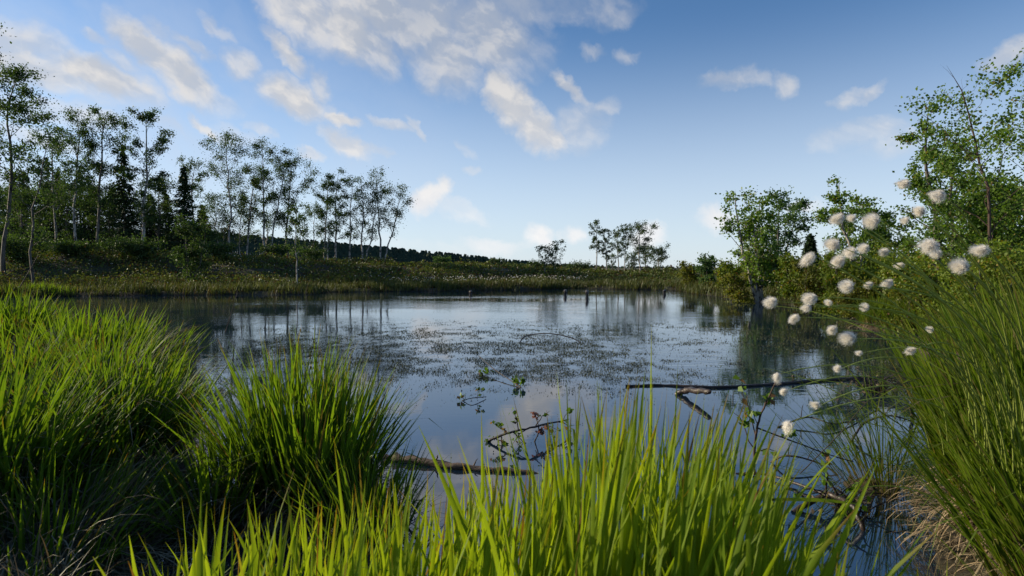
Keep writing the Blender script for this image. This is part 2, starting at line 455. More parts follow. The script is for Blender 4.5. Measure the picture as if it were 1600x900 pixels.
def shore_dist(x, y):
    """signed distance to the pond's edge, positive on land"""
    p = np.stack([x, y], -1)
    best = np.full(x.shape, 1e9); inside = np.zeros(x.shape, bool)
    n = len(POND)
    for i in range(n):
        a, b = POND[i], POND[(i + 1) % n]
        ab = b - a
        tt = np.clip(((p - a) @ ab) / (ab @ ab), 0, 1)
        q = a + tt[..., None] * ab
        best = np.minimum(best, np.hypot(*np.moveaxis(p - q, -1, 0)))
        cond = (a[1] > y) != (b[1] > y)
        xi = (b[0] - a[0]) * (y - a[1]) / (b[1] - a[1] + 1e-12) + a[0]
        inside ^= cond & (x < xi)
    return np.where(inside, -best, best)

def sstep(a, b, v):
    u = np.clip((v - a) / (b - a), 0, 1)
    return u * u * (3 - 2 * u)

def vnoise(x, y, f, seed=0):
    """cheap smooth value noise"""
    rs = np.random.RandomState(900 + seed)
    tab = rs.uniform(-1, 1, (256, 256))
    u, v = x * f + 1000.3, y * f + 1000.7
    i, j = np.floor(u).astype(int), np.floor(v).astype(int)
    fu, fv = u - i, v - j
    fu, fv = fu * fu * (3 - 2 * fu), fv * fv * (3 - 2 * fv)
    g = lambda a, b: tab[a % 256, b % 256]
    return (g(i, j) * (1 - fu) + g(i + 1, j) * fu) * (1 - fv) + (g(i, j + 1) * (1 - fu) + g(i + 1, j + 1) * fu) * fv

HX = [-3, math.atan2(-800, F), math.atan2(-470, F), math.atan2(-200, F), math.atan2(50, F), math.atan2(150, F), math.atan2(250, F), math.atan2(350, F), math.atan2(500, F), math.atan2(800, F), 3]
HV = [1.4, 1.75, 1.5, 1.15, .75, .4, .4, .65, .9, 1.1, .8]

def height(x, y):
    x, y = np.asarray(x, float), np.asarray(y, float)
    d = shore_dist(x, y)
    az = np.arctan2(x, y); r = np.hypot(x, y)
    H = np.interp(az, HX, HV)
    near = sstep(11, 4.5, r)
    H = H * (1 - near) + near * .22
    H = H * (1 - sstep(70, 160, r)) + .2 * sstep(70, 160, r)
    shelf = .13 * sstep(0, .5, d)
    a, b = 2.2 * (1 - near) + .2 * near, 11 * (1 - near) + 2.2 * near
    right = sstep(.25, .45, az) * (1 - near)
    a, b = a - right * 1.6, b - right * 5.5
    u = np.clip((d - a) / (b - a), 0, 1); rise = u * u * (3 - 2 * u)
    z = shelf + H * rise
    lump = vnoise(x, y, .55, 1) * .16 + vnoise(x, y, 1.7, 2) * .07
    z += lump * sstep(.4, 3, d) * (1 - near * .6) * np.where(r > 120, .3, 1)
    z = np.where(d < 0, np.maximum(-.6, d * .9) - .02, z)
    return z

def hgt(x, y): return float(height(np.array([x]), np.array([y]))[0])

def make_ground():
    radii = np.concatenate([[.02], np.geomspace(.35, 120, 300), np.geomspace(126, 4500, 40)])
    A = 900
    ang = np.linspace(0, 2 * math.pi, A, endpoint=False)
    rr, aa = np.meshgrid(radii, ang, indexing='ij')
    x, y = rr * np.sin(aa), rr * np.cos(aa)
    z = height(x.ravel(), y.ravel()).reshape(x.shape)
    g = Geo()
    n = len(radii)
    i = np.arange(n - 1)[:, None] * A; j = np.arange(A)[None]; k = (j + 1) % A
    f = np.stack([i + j, i + A + j, i + A + k, i + k], -1).reshape(-1, 4)
    g.add(np.stack([x, y, z], -1).reshape(-1, 3), f)
    tag(g.build('ground', M['ground']), kind='structure')
make_ground()

def make_water():
    g = Geo()
    g.add([(-60, -1, 0), (45, -1, 0), (45, 55, 0), (-60, 55, 0)], [[0, 1, 2, 3]])
    tag(g.build('water', M['water'], smooth=False), kind='structure')
make_water()

# ------------------------------------------------------------------ far forest and undergrowth (stuff)
def make_forest():
    rs = np.random.RandomState(5)
    g = Geo()
    PX = [-700, 0, 330, 400, 500, 600, 700, 800, 900, 1000, 1150, 1500, 2300]
    PT = [350, 356, 362, 368, 376, 385, 394.5, 405.5, 413, 416, 416.5, 416.5, 414]
    PD = [180, 200, 230, 250, 290, 340, 400, 520, 700, 800, 800, 800, 800]
    N = 4200
    px = np.concatenate([rs.uniform(-700, 1100, N), rs.uniform(1100, 2300, 500)]); N = len(px)
    row = rs.randint(0, 5, N)
    for k in range(N):
        d = np.interp(px[k], PX, PD)
        drop = row[k] * (1.2 + 5.5 * np.interp(px[k], [330, 900], [1, .05]))
        ty = np.interp(px[k], PX, PT) + drop + rs.normal(0, .6) * (300 / d) 
        dd = d - row[k] * 9
        tx, _, tz = at(px[k], ty, dd)
        h = rs.uniform(9, 15)
        conif = rs.rand() < .6
        r = h * (.26 if conif else .36) * rs.uniform(.8, 1.3)
        # tiered ragged crown
        tiers = 4
        rn = rs.rand()
        S = 6
        ang = np.linspace(0, 2 * math.pi, S, endpoint=False) + rs.rand()
        prof = []
        for q in range(tiers):
            u0, u1 = q / tiers, (q + 1) / tiers
            w0 = (1 - u0) ** .8 if conif else math.sin(math.pi * (.25 + .7 * u0))
            w1 = w0 * .5 if conif else math.sin(math.pi * (.25 + .7 * u1))
            prof += [(u0, w0), (u1 - .02, w1)]
        prof.append((1.0, .02))
        ring = []
        for (u, w) in prof:
            jit = rs.uniform(.7, 1.25, S)
            ring.append(np.stack([tx + np.cos(ang) * r * w * jit, dd + np.sin(ang) * r * w * jit, np.full(S, tz - h + h * u)], -1))
        v = np.concatenate(ring); n = len(prof)
        i = np.arange(n - 1)[:, None] * S; j = np.arange(S)[None]; kk = (j + 1) % S
        g.add(v, np.stack([i + j, i + kk, i + S + kk, i + S + j], -1).reshape(-1, 4), rn)
    tag(g.build('forest', M['far_needle'], smooth=False), 'dark spruce forest on the far low ridge behind the birches', 'forest', kind='stuff')
make_forest()

def land_points(n, px0, px1, d0, d1, smin, smax, rs, pw=1.0):
    """random points on land, seen between two directions"""
    out = []
    tot = 0
    while tot < n:
        k = n * 3
        px = rs.uniform(px0, px1, k)
        d = d0 + (d1 - d0) * rs.uniform(0, 1, k) ** pw
        x, y = (px - 800) / F * d, d
        s = shore_dist(x, y)
        ok = (s > smin) & (s < smax)
        out.append(np.stack([x[ok], y[ok]], -1)); tot += ok.sum()
        if tot == 0: break
    p = np.concatenate(out)[:n]
    return np.column_stack([p, height(p[:, 0], p[:, 1])])

def heath(name, mat, n, per, px0, px1, d0, d1, smin, smax, rad, hh, leaf, seed, label, pw=1.0):
    rs = np.random.RandomState(seed)
    c = land_points(n, px0, px1, d0, d1, smin, smax, rs, pw)
    R_ = rs.uniform(.6, 1.4, n) * rad
    big = 1 + .9 * (vnoise(c[:, 0], c[:, 1], .35, 7) > .25)
    Hh = rs.uniform(.5, 1.3, n) * hh * big
    ci = np.repeat(np.arange(n), per)
    u = unit(rs.normal(size=(n * per, 3))); u[:, 2] = np.abs(u[:, 2])
    k = rs.uniform(.55, 1.05, n * per)
    p = c[ci] + np.stack([u[:, 0] * R_[ci] * k, u[:, 1] * R_[ci] * k, u[:, 2] * Hh[ci] * k - .03], -1)
    g = Geo()
    sz = leaf * np.clip(p[:, 1] / 30, .35, 2.2)
    leaves(g, p, sz, rs, .6)
    o = g.build(name, mat)
    return tag(o, label, 'undergrowth', kind='stuff')

heath('undergrowth', M['heath'], 6500, 34, -260, 1090, 24, 62, 2.2, 45, .7, .30, .12, 11, 'dark heather and bilberry undergrowth covering the far bank under the birches', 1.3)
heath('undergrowth', M['heath_right'], 1700, 60, 1060, 1900, 6.5, 40, .35, 22, .36, .28, .10, 12, 'sunlit brown and olive undergrowth covering the right bank', 1.0)
heath('undergrowth', M['heath'], 500, 40, -500, 200, 5.5, 24, .3, 12, .35, .22, .10, 13, 'low dark undergrowth behind the tall grass at the near left shore', 1.0)

def marsh(name, n, px0, px1, d0, d1, smin, smax, L, seed, label, mat='marsh', w=.03):
    rs = np.random.RandomState(seed)
    c = land_points(max(n // 30, 1), px0, px1, d0, d1, smin, smax, rs)
    ci = rs.randint(0, len(c), n)
    root = c[ci] + np.column_stack([rs.normal(0, .22, n), rs.normal(0, .16, n), np.full(n, -.04)])
    ok = shore_dist(root[:, 0], root[:, 1]) > -.15
    root = root[ok]; n = len(root); ci = ci[ok]
    root[:, 2] = np.maximum(height(root[:, 0], root[:, 1]), -.02) - .02
    Lc = rs.uniform(.55, 1.35, len(c))
    g = Geo()
    dist = np.maximum(root[:, 1], 5) / 25
    blades(g, root, L * Lc[ci] * rs.uniform(.6, 1.15, n), w * dist * rs.uniform(.6, 1.2, n), rs.uniform(0, 6.28, n), rs.uniform(0, .35, n), rs.uniform(0, .6, n), rs, seg=3)
    return tag(g.build(name, M[mat]), label, 'marsh grass', kind='stuff')

marsh('marsh_grass', 38000, -250, 1110, 20.5, 38, -.1, 4.2, .36, 21, 'dull green marsh sedge fringing the far shore of the pond')
marsh('marsh_grass', 9000, 1080, 1560, 6.5, 24, -.1, 1.3, .34, 22, 'olive marsh sedge fringing the right shore of the pond')
marsh('marsh_grass', 8000, -300, 130, 7.5, 22, -.1, 6, .42, 23, 'green marsh sedge at the far left behind the tall grass', 'blade_left', .03)

def far_cotton():
    rs = np.random.RandomState(31)
    a = land_points(330, 600, 920, 27.5, 33, .2, 3.2, rs)
    b = land_points(260, -20, 620, 25, 44, 1.5, 16, rs)
    c = land_points(120, 300, 420, 36, 44, 6, 20, rs)
    d = land_points(40, 1100, 1300, 12, 20, .5, 4, rs)
    p = np.concatenate([a, b, c, d]); n = len(p)
    g = Geo(); s = Geo()
    top = p + np.column_stack([rs.normal(0, .05, n), np.zeros(n), rs.uniform(.32, .55, n)])
    blades(s, p, (top - p)[:, 2] * 1.02, np.full(n, .012), rs.uniform(0, 6, n), rs.uniform(0, .08, n), rs.uniform(0, .1, n), rs, seg=2)
    ang = np.linspace(0, 2 * math.pi, 6, endpoint=False)
    for i in range(n):
        r = rs.uniform(.009, .021)
        rings = [top[i] + np.array([0, 0, r * math.cos(t)]) + np.stack([np.cos(ang) * r * math.sin(t), np.sin(ang) * r * math.sin(t), 0 * ang], -1) * rs.uniform(.8, 1.3, (6, 1)) for t in (.15, .8, 1.6, 2.4, 3.0)]
        v = np.concatenate(rings)
        ii = np.arange(4)[:, None] * 6; j = np.arange(6)[None]; k = (j + 1) % 6
        g.add(v, np.stack([ii + j, ii + k, ii + 6 + k, ii + 6 + j], -1).reshape(-1, 4), rs.rand())
    o = tag(s.build('cottongrass', M['marsh']), 'white dotted cottongrass flowering along the far shore and the heath behind it', 'cottongrass', kind='stuff')
    g.build('seed_heads', M['cotton'], o)
far_cotton()

# ------------------------------------------------------------------ trees
def birch(name, label, group, px, d, top_px, top_y, half, cs, seed, leaf=.088, nleaf=3200, tr=.07, stems=1, bark='birch_bark', leafm='birch_leaf',
          cat='birch tree', limbs=20, curl=.0, sides=6, clus=.175, base_z=None, dead=0, subs=5, up=.85):
    """px, top_px, top_y, half: where the tree stands and reaches, as pixels of the frame at depth d"""
    rs = np.random.RandomState(seed); nleaf = int(nleaf * 1.9)
    upv = 1 + .7 * ((seed * 37) % 11) / 10 if 30 < d < 41.5 else 1.0
    limbs = limbs + (seed * 13) % 7 - 3
    x0 = (px - 800) / F * d
    z0 = hgt(x0, d) - .04 if base_z is None else base_z
    tx, _, tz = at(top_px, top_y, d)
    Htot = tz - z0; half_m = half / F * d
    base = np.array([x0, d, z0])
    W, L = Geo(), Geo()
    segs = []
    for s_ in range(stems):
        n = 12
        q = np.linspace(0, 1, n)
        k = 0 if stems == 1 else (s_ - (stems - 1) / 2) / (stems - 1) * 2
        hh = Htot * (1 if s_ == 0 else rs.uniform(.78, .97))
        dx = (tx - x0) * (q ** 1.25) + k * half_m * .5 * q ** .9 + curl * np.sin(q * math.pi) * half_m
        dy = rs.uniform(-.3, .3) * half_m * q + (k * .3 * half_m * q if stems > 1 else 0)
        wob = half_m * .09
        dx = dx + np.cumsum(rs.normal(0, wob * (.6 if d < 41.5 else .3), n)) * np.sin(q * math.pi) ** .5; dy = dy + np.cumsum(rs.normal(0, wob * .35, n)) * (q > 0)
        path = np.stack([x0 + dx + k * tr * 1.2, d + dy, z0 + hh * q], -1)
        rad = tr * (1 - q) ** .75 * (1 if s_ == 0 else .8) + tr * .10
        rad[0] *= 1.35
        tube(W, path, rad, sides)
        nl = max(5, int(limbs / stems ** .5))
        for li in range(nl):
            uu = (li + rs.uniform(0, 1)) / nl
            s0 = max(.06, cs - .12 + (1 - cs + .08) * uu)
            s0 = min(s0, .96)
            i0 = s0 * (n - 1); i = int(i0); fr = i0 - i
            bp = path[i] * (1 - fr) + path[min(i + 1, n - 1)] * fr
            azm = li * 2.4 + rs.uniform(-.7, .7)
            prof = (.55 + .65 * math.sin(min(1, uu * 1.25) * math.pi * .5)) * (1 - uu ** 3 * .72)
            Ln = half_m * prof * rs.uniform(.55, 1.12) / (1 if stems == 1 else 1.5)
            upk = up * upv * rs.uniform(.6, 1.3)
            m = 6; qq = np.linspace(0, 1, m)
            end = np.array([math.cos(azm) * Ln, math.sin(azm) * Ln, Ln * upk])
            end[2] = min(end[2], max(.05 * Htot, (z0 + Htot * 1.0 - bp[2])))
            pts = bp + end * qq[:, None]
            pts[:, 2] += np.sin(qq * math.pi) * Ln * rs.uniform(-.03, .12)
            pts[1:] += rs.normal(0, Ln * .035, (m - 1, 3))
            r0 = max(tr * (1 - s0) ** .8 * .5, tr * .10)
            tube(W, pts, r0 * (1 - qq * .85), 4)
            if rs.rand() < dead: continue
            for sb in range(subs):
                t0 = rs.uniform(.3, 1.0)
                j0 = t0 * (m - 1); j = min(int(j0), m - 2); fr = j0 - j
                b2 = pts[j] * (1 - fr) + pts[j + 1] * fr
                dirn = unit(end)[None][0] * .6 + rs.normal(0, .55, 3) + np.array([0, 0, .15])
                L2 = Ln * rs.uniform(.25, .5)
                e2 = dirn / np.linalg.norm(dirn) * L2
                q4 = np.linspace(0, 1, 4)[:, None]
                p2 = b2 + e2 * q4 + rs.normal(0, L2 * .05, (4, 3)) * (q4 > 0)
                p2[:, 2] -= q4[:, 0] ** 2 * L2 * .2
                tube(W, p2, r0 * .35 * (1 - q4[:, 0] * .7), 3)
                segs.append((p2, L2))
    ns = len(segs)
    wt_ = rs.gamma(1.6, 1, ns) * np.array([L2 for _, L2 in segs]); per = wt_ / wt_.sum() * nleaf
    pos = []
    for (p2, L2), k in zip(segs, per):
        k = int(k) + 1
        tt = rs.uniform(.15, 1.12, k)
        idx = np.clip(tt * 3, 0, 2.999); j = idx.astype(int); fr = (idx - j)[:, None]
        c = p2[j] * (1 - fr) + p2[j + 1] * fr
        pos.append(c + rs.normal(0, 1, (k, 3)) * np.array([1, 1, .75]) * half_m * clus * rs.uniform(.35, 1.0, (k, 1)))
    pos = np.concatenate(pos)
    leaves(L, pos, np.full(len(pos), leaf), rs, .75)
    e = tag(empty(name, base), label, cat, group)
    W.build('trunk', M[bark], e, base)
    L.build('crown', M[leafm], e, base)
    return e

def spruce(label, group, px, d, top_y, half, seed, low=.12):
    rs = np.random.RandomState(seed)
    x0 = (px - 800) / F * d
    z0 = hgt(x0, d) - .04
    Ht = at(px, top_y, d)[2] - z0; hm = half / F * d
    base = np.array([x0, d, z0]); W, L = Geo(), Geo()
    q = np.linspace(0, 1, 8)
    tube(W, base + np.stack([rs.normal(0, .01, 8), rs.normal(0, .01, 8), q * Ht], -1), .09 * (1 - q) + .008, 6)
    z = low
    P_, A_ = [], []
    while z < .985:
        Ln = hm * (1 - z) ** .8 * rs.uniform(.85, 1.1) + .05
        nb = 7
        for b in range(nb):
            az = b / nb * 6.28 + rs.uniform(-.4, .4) + z * 9
            l = Ln * rs.uniform(.65, 1.15)
            qq = np.linspace(0, 1, 5)
            pts = base + np.stack([np.cos(az) * l * qq, np.sin(az) * l * qq, (z + rs.uniform(-.025, .025)) * Ht + l * rs.uniform(.7, 1.3) * (.16 * qq - .40 * qq ** 2 + .20 * qq ** 4)], -1)
            tube(W, pts, .014 * (1 - qq * .8), 3)
            k = int(34 * l / hm + 10)
            tt = rs.uniform(.1, 1, k); idx = np.clip(tt * 4, 0, 3.999); j = idx.astype(int); fr = (idx - j)[:, None]
            c = pts[j] * (1 - fr) + pts[j + 1] * fr
            side = np.array([-math.sin(az), math.cos(az), 0])
            P_.append(c + side * (rs.uniform(-.22, .22, k) * l * (1.1 - tt))[:, None] + np.array([0, 0, -1]) * rs.uniform(-.04, .2, k)[:, None])
            A_.append(np.tile([math.cos(az), math.sin(az), -.5], (k, 1)) + side * rs.uniform(-.8, .8, (k, 1)))
        z += rs.uniform(.035, .05)
    leaves(L, np.concatenate(P_), np.full(sum(map(len, P_)), .26), rs, .28, axis=np.concatenate(A_))
    e = tag(empty('spruce_tree', base), label, 'spruce tree', group)
    W.build('trunk', M['birch_bark_dark'], e, base)
    L.build('crown', M['needle'], e, base)

GL = 'trees standing on the left bank'
B = birch
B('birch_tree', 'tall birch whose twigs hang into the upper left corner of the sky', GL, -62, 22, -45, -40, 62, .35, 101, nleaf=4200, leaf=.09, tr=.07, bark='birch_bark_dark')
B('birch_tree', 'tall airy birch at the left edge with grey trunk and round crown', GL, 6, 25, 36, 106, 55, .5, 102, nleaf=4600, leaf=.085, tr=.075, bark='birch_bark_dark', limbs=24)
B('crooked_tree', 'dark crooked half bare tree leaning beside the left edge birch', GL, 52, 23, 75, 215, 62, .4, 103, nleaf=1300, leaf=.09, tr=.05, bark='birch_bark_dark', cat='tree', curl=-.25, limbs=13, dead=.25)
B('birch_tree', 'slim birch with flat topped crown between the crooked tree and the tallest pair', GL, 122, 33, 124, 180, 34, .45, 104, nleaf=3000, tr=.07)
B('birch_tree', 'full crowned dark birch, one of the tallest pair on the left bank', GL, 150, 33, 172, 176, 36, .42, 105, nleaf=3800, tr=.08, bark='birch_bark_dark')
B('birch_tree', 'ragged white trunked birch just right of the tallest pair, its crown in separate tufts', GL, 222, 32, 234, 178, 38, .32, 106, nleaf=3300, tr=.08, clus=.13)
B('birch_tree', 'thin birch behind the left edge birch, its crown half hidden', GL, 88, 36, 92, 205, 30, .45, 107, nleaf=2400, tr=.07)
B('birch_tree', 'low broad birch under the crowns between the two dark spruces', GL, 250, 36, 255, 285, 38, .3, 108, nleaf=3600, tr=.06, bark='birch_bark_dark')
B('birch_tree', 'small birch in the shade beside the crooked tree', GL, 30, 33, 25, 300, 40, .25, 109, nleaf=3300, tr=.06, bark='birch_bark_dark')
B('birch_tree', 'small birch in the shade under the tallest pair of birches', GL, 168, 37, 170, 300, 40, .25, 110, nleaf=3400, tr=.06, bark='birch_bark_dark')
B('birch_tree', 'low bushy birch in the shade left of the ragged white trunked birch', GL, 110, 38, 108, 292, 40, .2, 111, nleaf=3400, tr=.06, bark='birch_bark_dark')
B('birch_tree', 'birch leaning over the pointed spruce with a sparse drooping top', GL, 300, 37, 308, 252, 26, .6, 112, nleaf=1300, tr=.06)
B('young_birch', 'leafy young birch in front of the bank below the pointed spruce', GL, 297, 26, 297, 338, 36, .08, 113, nleaf=3200, leaf=.085, tr=.035, stems=3, bark='birch_bark_dark', cat='young birch', limbs=16)
B('birch_tree', 'tall birch with spreading crown, leftmost of the open row of birches', GL, 357, 40, 362, 222, 38, .62, 114, nleaf=2700, tr=.07)
B('birch_tree', 'low leafy birch around the foot of the spreading birch', GL, 343, 41, 350, 306, 38, .3, 115, nleaf=2600, tr=.05, stems=2)
B('birch_tree', 'small birch with a dark round crown right of the spreading birch foot', GL, 376, 42, 381, 318, 26, .35, 116, nleaf=1900, tr=.05)
B('birch_tree', 'middle height birch with leaning white trunk left of the tallest row birch', GL, 386, 41, 398, 266, 30, .42, 117, nleaf=2300, tr=.07, curl=.12)
B('birch_tree', 'tallest birch of the open row with two close trunks and a domed crown', GL, 418, 40, 424, 221, 34, .42, 118, nleaf=3600, tr=.07, stems=2)
B('birch_tree', 'slight birch with bent trunk standing before the domed birch', GL, 410, 43, 408, 330, 22, .4, 119, nleaf=900, tr=.05, curl=.2)
B('birch_tree', 'dense crowned dark birch right of the domed two trunk birch', GL, 447, 41, 456, 252, 33, .35, 120, nleaf=3800, tr=.07, bark='birch_bark_dark')
B('birch_tree', 'thin white stemmed birch rooted low on the bank by the water', GL, 465, 27, 466, 322, 20, .45, 121, nleaf=700, tr=.035, leaf=.08)
B('birch_tree', 'little leafy birch in the gap left of the three crown group', GL, 492, 43, 494, 324, 26, .25, 122, nleaf=1800, tr=.045)
B('birch_tree', 'slender birch with small high crown, left of the three crown group', GL, 507, 42, 512, 272, 22, .55, 123, nleaf=1500, tr=.06)
B('birch_tree', 'straight birch, middle of the three crown group', GL, 524, 42, 530, 268, 25, .35, 124, nleaf=2300, tr=.07)
B('birch_tree', 'feathery narrow birch, right of the three crown group', GL, 546, 42, 551, 274, 22, .35, 125, nleaf=1700, tr=.06, clus=.2)
B('birch_tree', 'short thin birch with pale stem standing under the three crown group', GL, 497 + 14, 40, 516, 345, 16, .4, 126, nleaf=420, tr=.045)
B('birch_tree', 'loose crowned birch beside the last birch of the open row', GL, 568, 41, 580, 277, 28, .35, 127, nleaf=2000, tr=.06, stems=2)
B('birch_tree', 'forked white birch ending the open row on the right', GL, 598, 41, 606, 264, 31, .45, 128, nleaf=2300, tr=.07, stems=2)
for k_, (lab_, a_, b_, c_, d_) in enumerate((
    ('dark spruce deep in the wood, just left of the crooked tree', 42, 43, 262, 40), ('tall dim spruce in the wood under the thin birch at the left', 78, 45, 248, 38),
    ('dim spruce in the wood below the left one of the tallest pair', 128, 46, 268, 40), ('dim spruce in the wood right of the tallest pair, low and wide', 178, 45, 290, 40),
    ('dim low spruce in the wood between the ragged birch and the pointed spruce', 262, 45, 300, 34), ('dim spruce at the left edge, lowest in the wood', 2, 44, 285, 40))):
    spruce(lab_, GL, a_, b_, c_, d_, 220 + k_, .05)
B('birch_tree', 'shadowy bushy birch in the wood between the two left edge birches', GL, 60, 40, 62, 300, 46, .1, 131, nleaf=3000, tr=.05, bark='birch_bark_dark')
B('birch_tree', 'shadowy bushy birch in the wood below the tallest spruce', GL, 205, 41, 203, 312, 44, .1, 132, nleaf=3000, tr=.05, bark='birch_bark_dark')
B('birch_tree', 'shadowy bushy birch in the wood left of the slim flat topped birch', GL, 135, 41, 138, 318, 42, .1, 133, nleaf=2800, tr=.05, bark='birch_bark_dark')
spruce('dark spruce standing between the tall birches right of the tallest pair', GL, 197, 35, 222, 36, 201)
spruce('pointed dark spruce right of the left bank wood, beside the open row', GL, 290, 36, 258, 36, 202)
spruce('broad spruce deep in the shade behind the slim flat topped birch', GL, 95, 40, 262, 34, 203)
spruce('spruce half hidden behind the birch at the left edge', GL, 25, 40, 275, 36, 204)
spruce('small spruce behind the ragged white trunked birch', GL, 238, 41, 300, 30, 205)
spruce('short dark spruce in the shade behind the tallest pair of birches', GL, 148, 42, 285, 34, 206)
spruce('squat spruce behind the young birch at the end of the wood', GL, 318, 42, 318, 26, 207)

GC = 'trees beyond the far shore'
C_ = dict(leafm='birch_leaf_far', leaf=.085)
B('birch_tree', 'tallest slender birch beyond the far shore, left end of its group', GC, 931, 42, 930, 345, 13, .5, 301, nleaf=1000, tr=.05, **C_)
B('birch_tree', 'narrow birch just right of the tallest one beyond the far shore', GC, 948, 42, 943, 357, 10, .45, 302, nleaf=800, tr=.045, **C_)
B('birch_tree', 'birch with small dark crown in the middle of the far shore group', GC, 967, 43, 964, 361, 13, .5, 303, nleaf=950, tr=.045, **C_)
B('birch_tree', 'thin white birch with high crown left of the broadest far shore birch', GC, 976, 43, 981, 350, 12, .6, 304, nleaf=700, tr=.04, **C_)
B('birch_tree', 'broadest birch of the far shore group with a pale trunk', GC, 1000, 43, 998, 349, 21, .45, 305, nleaf=1500, tr=.055, **C_)
B('birch_tree', 'short round crowned birch closing the far shore group at its right', GC, 1028, 44, 1026, 388, 18, .35, 306, nleaf=1300, tr=.045, **C_)
B('birch_tree', 'low birch with dark crown under the broadest far shore birch', GC, 1010, 45, 1008, 385, 16, .35, 307, nleaf=900, tr=.04, **C_)
B('birch_tree', 'tiny birch with drooping crown under the narrow far shore birch', GC, 957, 45, 956, 398, 9, .4, 308, nleaf=320, tr=.03, **C_)
B('birch_tree', 'low birch with crowded stems left of the broadest far shore birch', GC, 988, 46, 986, 392, 14, .35, 309, nleaf=700, tr=.03, stems=3, **C_)
B('sapling', 'left one of two thin saplings on the far shore', GC, 851, 38, 849, 385, 12, .3, 310, nleaf=420, tr=.028, cat='sapling', **C_)
B('sapling', 'right and taller one of two thin saplings on the far shore', GC, 866, 38, 870, 377, 14, .3, 311, nleaf=620, tr=.03, cat='sapling', **C_)

GR = 'trees standing on the right bank'
B('birch_tree', 'bushy birch with several white stems at the edge of the right bank', GR, 1190, 18, 1174, 296, 47, .32, 401, nleaf=2700, leaf=.085, tr=.055, stems=4, limbs=44, leafm='near_leaf', clus=.14)
B('birch_tree', 'pale feathery birch behind the bushy white stemmed birch', GR, 1218, 21, 1234, 298, 40, .25, 402, nleaf=3000, leaf=.085, tr=.045, stems=2, leafm='pale_leaf', bark='birch_bark_dark')
B('birch_tree', 'rounded birch between the pale feathery birch and the tall right trees', GR, 1330, 14, 1328, 284, 54, .15, 403, nleaf=4200, leaf=.065, tr=.045, stems=2, limbs=22, leafm='near_leaf', clus=.14)
B('young_birch', 'low young birch right of the rounded birch on the right bank', GR, 1385, 15, 1380, 328, 46, .1, 404, nleaf=4200, leaf=.065, tr=.035, stems=2, limbs=20, leafm='near_leaf', bark='birch_bark_dark', cat='young birch')
B('alder_tree', 'dense dark leafy tree on the right bank behind the blurred cottongrass', GR, 1490, 10, 1480, 172, 74, .12, 405, nleaf=7000, leaf=.050, tr=.05, stems=2, limbs=48, leafm='near_leaf', bark='birch_bark_dark', cat='tree', clus=.10)
B('birch_tree', 'tall sparse birch with brown trunk leaning left at the right edge', GR, 1600, 8.2, 1508, 88, 105, .3, 406, nleaf=2300, leaf=.046, tr=.027, limbs=26, leafm='near_leaf', bark='red_bark', clus=.14, dead=.15, subs=6)
B('birch_tree', 'leafy birch cut by the right edge of the view', GR, 1650, 8.8, 1636, 185, 80, .2, 407, nleaf=2200, leaf=.048, tr=.028, limbs=26, leafm='near_leaf', bark='red_bark', clus=.14, subs=6)
B('alder_tree', 'low dense tree filling the gap behind the brown birch trunk', GR, 1565, 11.5, 1560, 285, 80, .05, 408, nleaf=9000, leaf=.07, tr=.04, limbs=30, stems=2, leafm='near_leaf', bark='birch_bark_dark', cat='tree')
spruce('small spruce poking up right of the pale feathery birch', GR, 1265, 23, 366, 16, 409)

# shrubs
GS = 'shrubs on the right bank'
def shrub(label, group, px, d, top_y, half, seed, nleaf=2600, leaf=.07, leafm='shrub_leaf'):
    return B('shrub', label, group, px, d, px, top_y, half, .02, seed, nleaf=nleaf, leaf=leaf, tr=.018, stems=4, limbs=16, leafm=leafm, bark='birch_bark_dark', cat='shrub', sides=4, clus=.2, up=.7)
for a in (
 ('low olive shrub at the far end of the right bank', 1078, 27, 412, 20, 501, 1300, .09, 'olive_leaf'),
 ('bright green shrub with a pointed top near the far end of the right bank', 1106, 25, 396, 20, 502, 1600, .085, 'pale_leaf'),
 ('round shrub between the pointed shrub and the bushy birch', 1135, 23, 405, 24, 503, 1900, .08, 'shrub_leaf'),
 ('yellowish shrub at the water left of the white birch stems', 1152, 18, 422, 26, 504, 2600, .07, 'olive_leaf'),
 ('dark shrub behind the white birch stems', 1205, 21, 402, 40, 505, 3000, .08, 'shrub_leaf'),
 ('green shrub right of the white birch stems', 1240, 17, 398, 34, 506, 3200, .07, 'shrub_leaf'),
 ('yellow olive shrub over the water below the small spruce', 1275, 15, 412, 34, 507, 3200, .06, 'olive_leaf'),
 ('large green shrub under the rounded birch', 1318, 13.5, 392, 46, 508, 4200, .058, 'shrub_leaf'),
 ('yellow green shrub hanging over the shore below the rounded birch', 1355, 12.5, 432, 44, 509, 4200, .052, 'olive_leaf'),
 ('dark green shrub below the low young birch', 1400, 12.5, 385, 48, 510, 4600, .055, 'shrub_leaf'),
 ('broad shrub at the foot of the dense dark tree', 1450, 9.5, 395, 66, 511, 5200, .048, 'shrub_leaf'),
 ('low shrub at the water right of the shore hanging shrub', 1440, 9.8, 448, 44, 512, 3600, .045, 'olive_leaf'),
 ('shrub below the brown leaning birch trunk', 1530, 8.2, 390, 70, 513, 5200, .045, 'shrub_leaf'),
 ('shrub at the right edge of the view behind the rushes', 1610, 7.8, 400, 75, 514, 5200, .045, 'shrub_leaf')):
    shrub(a[0], GS, *a[1:4], a[4], a[5], a[6], a[7], a[8])
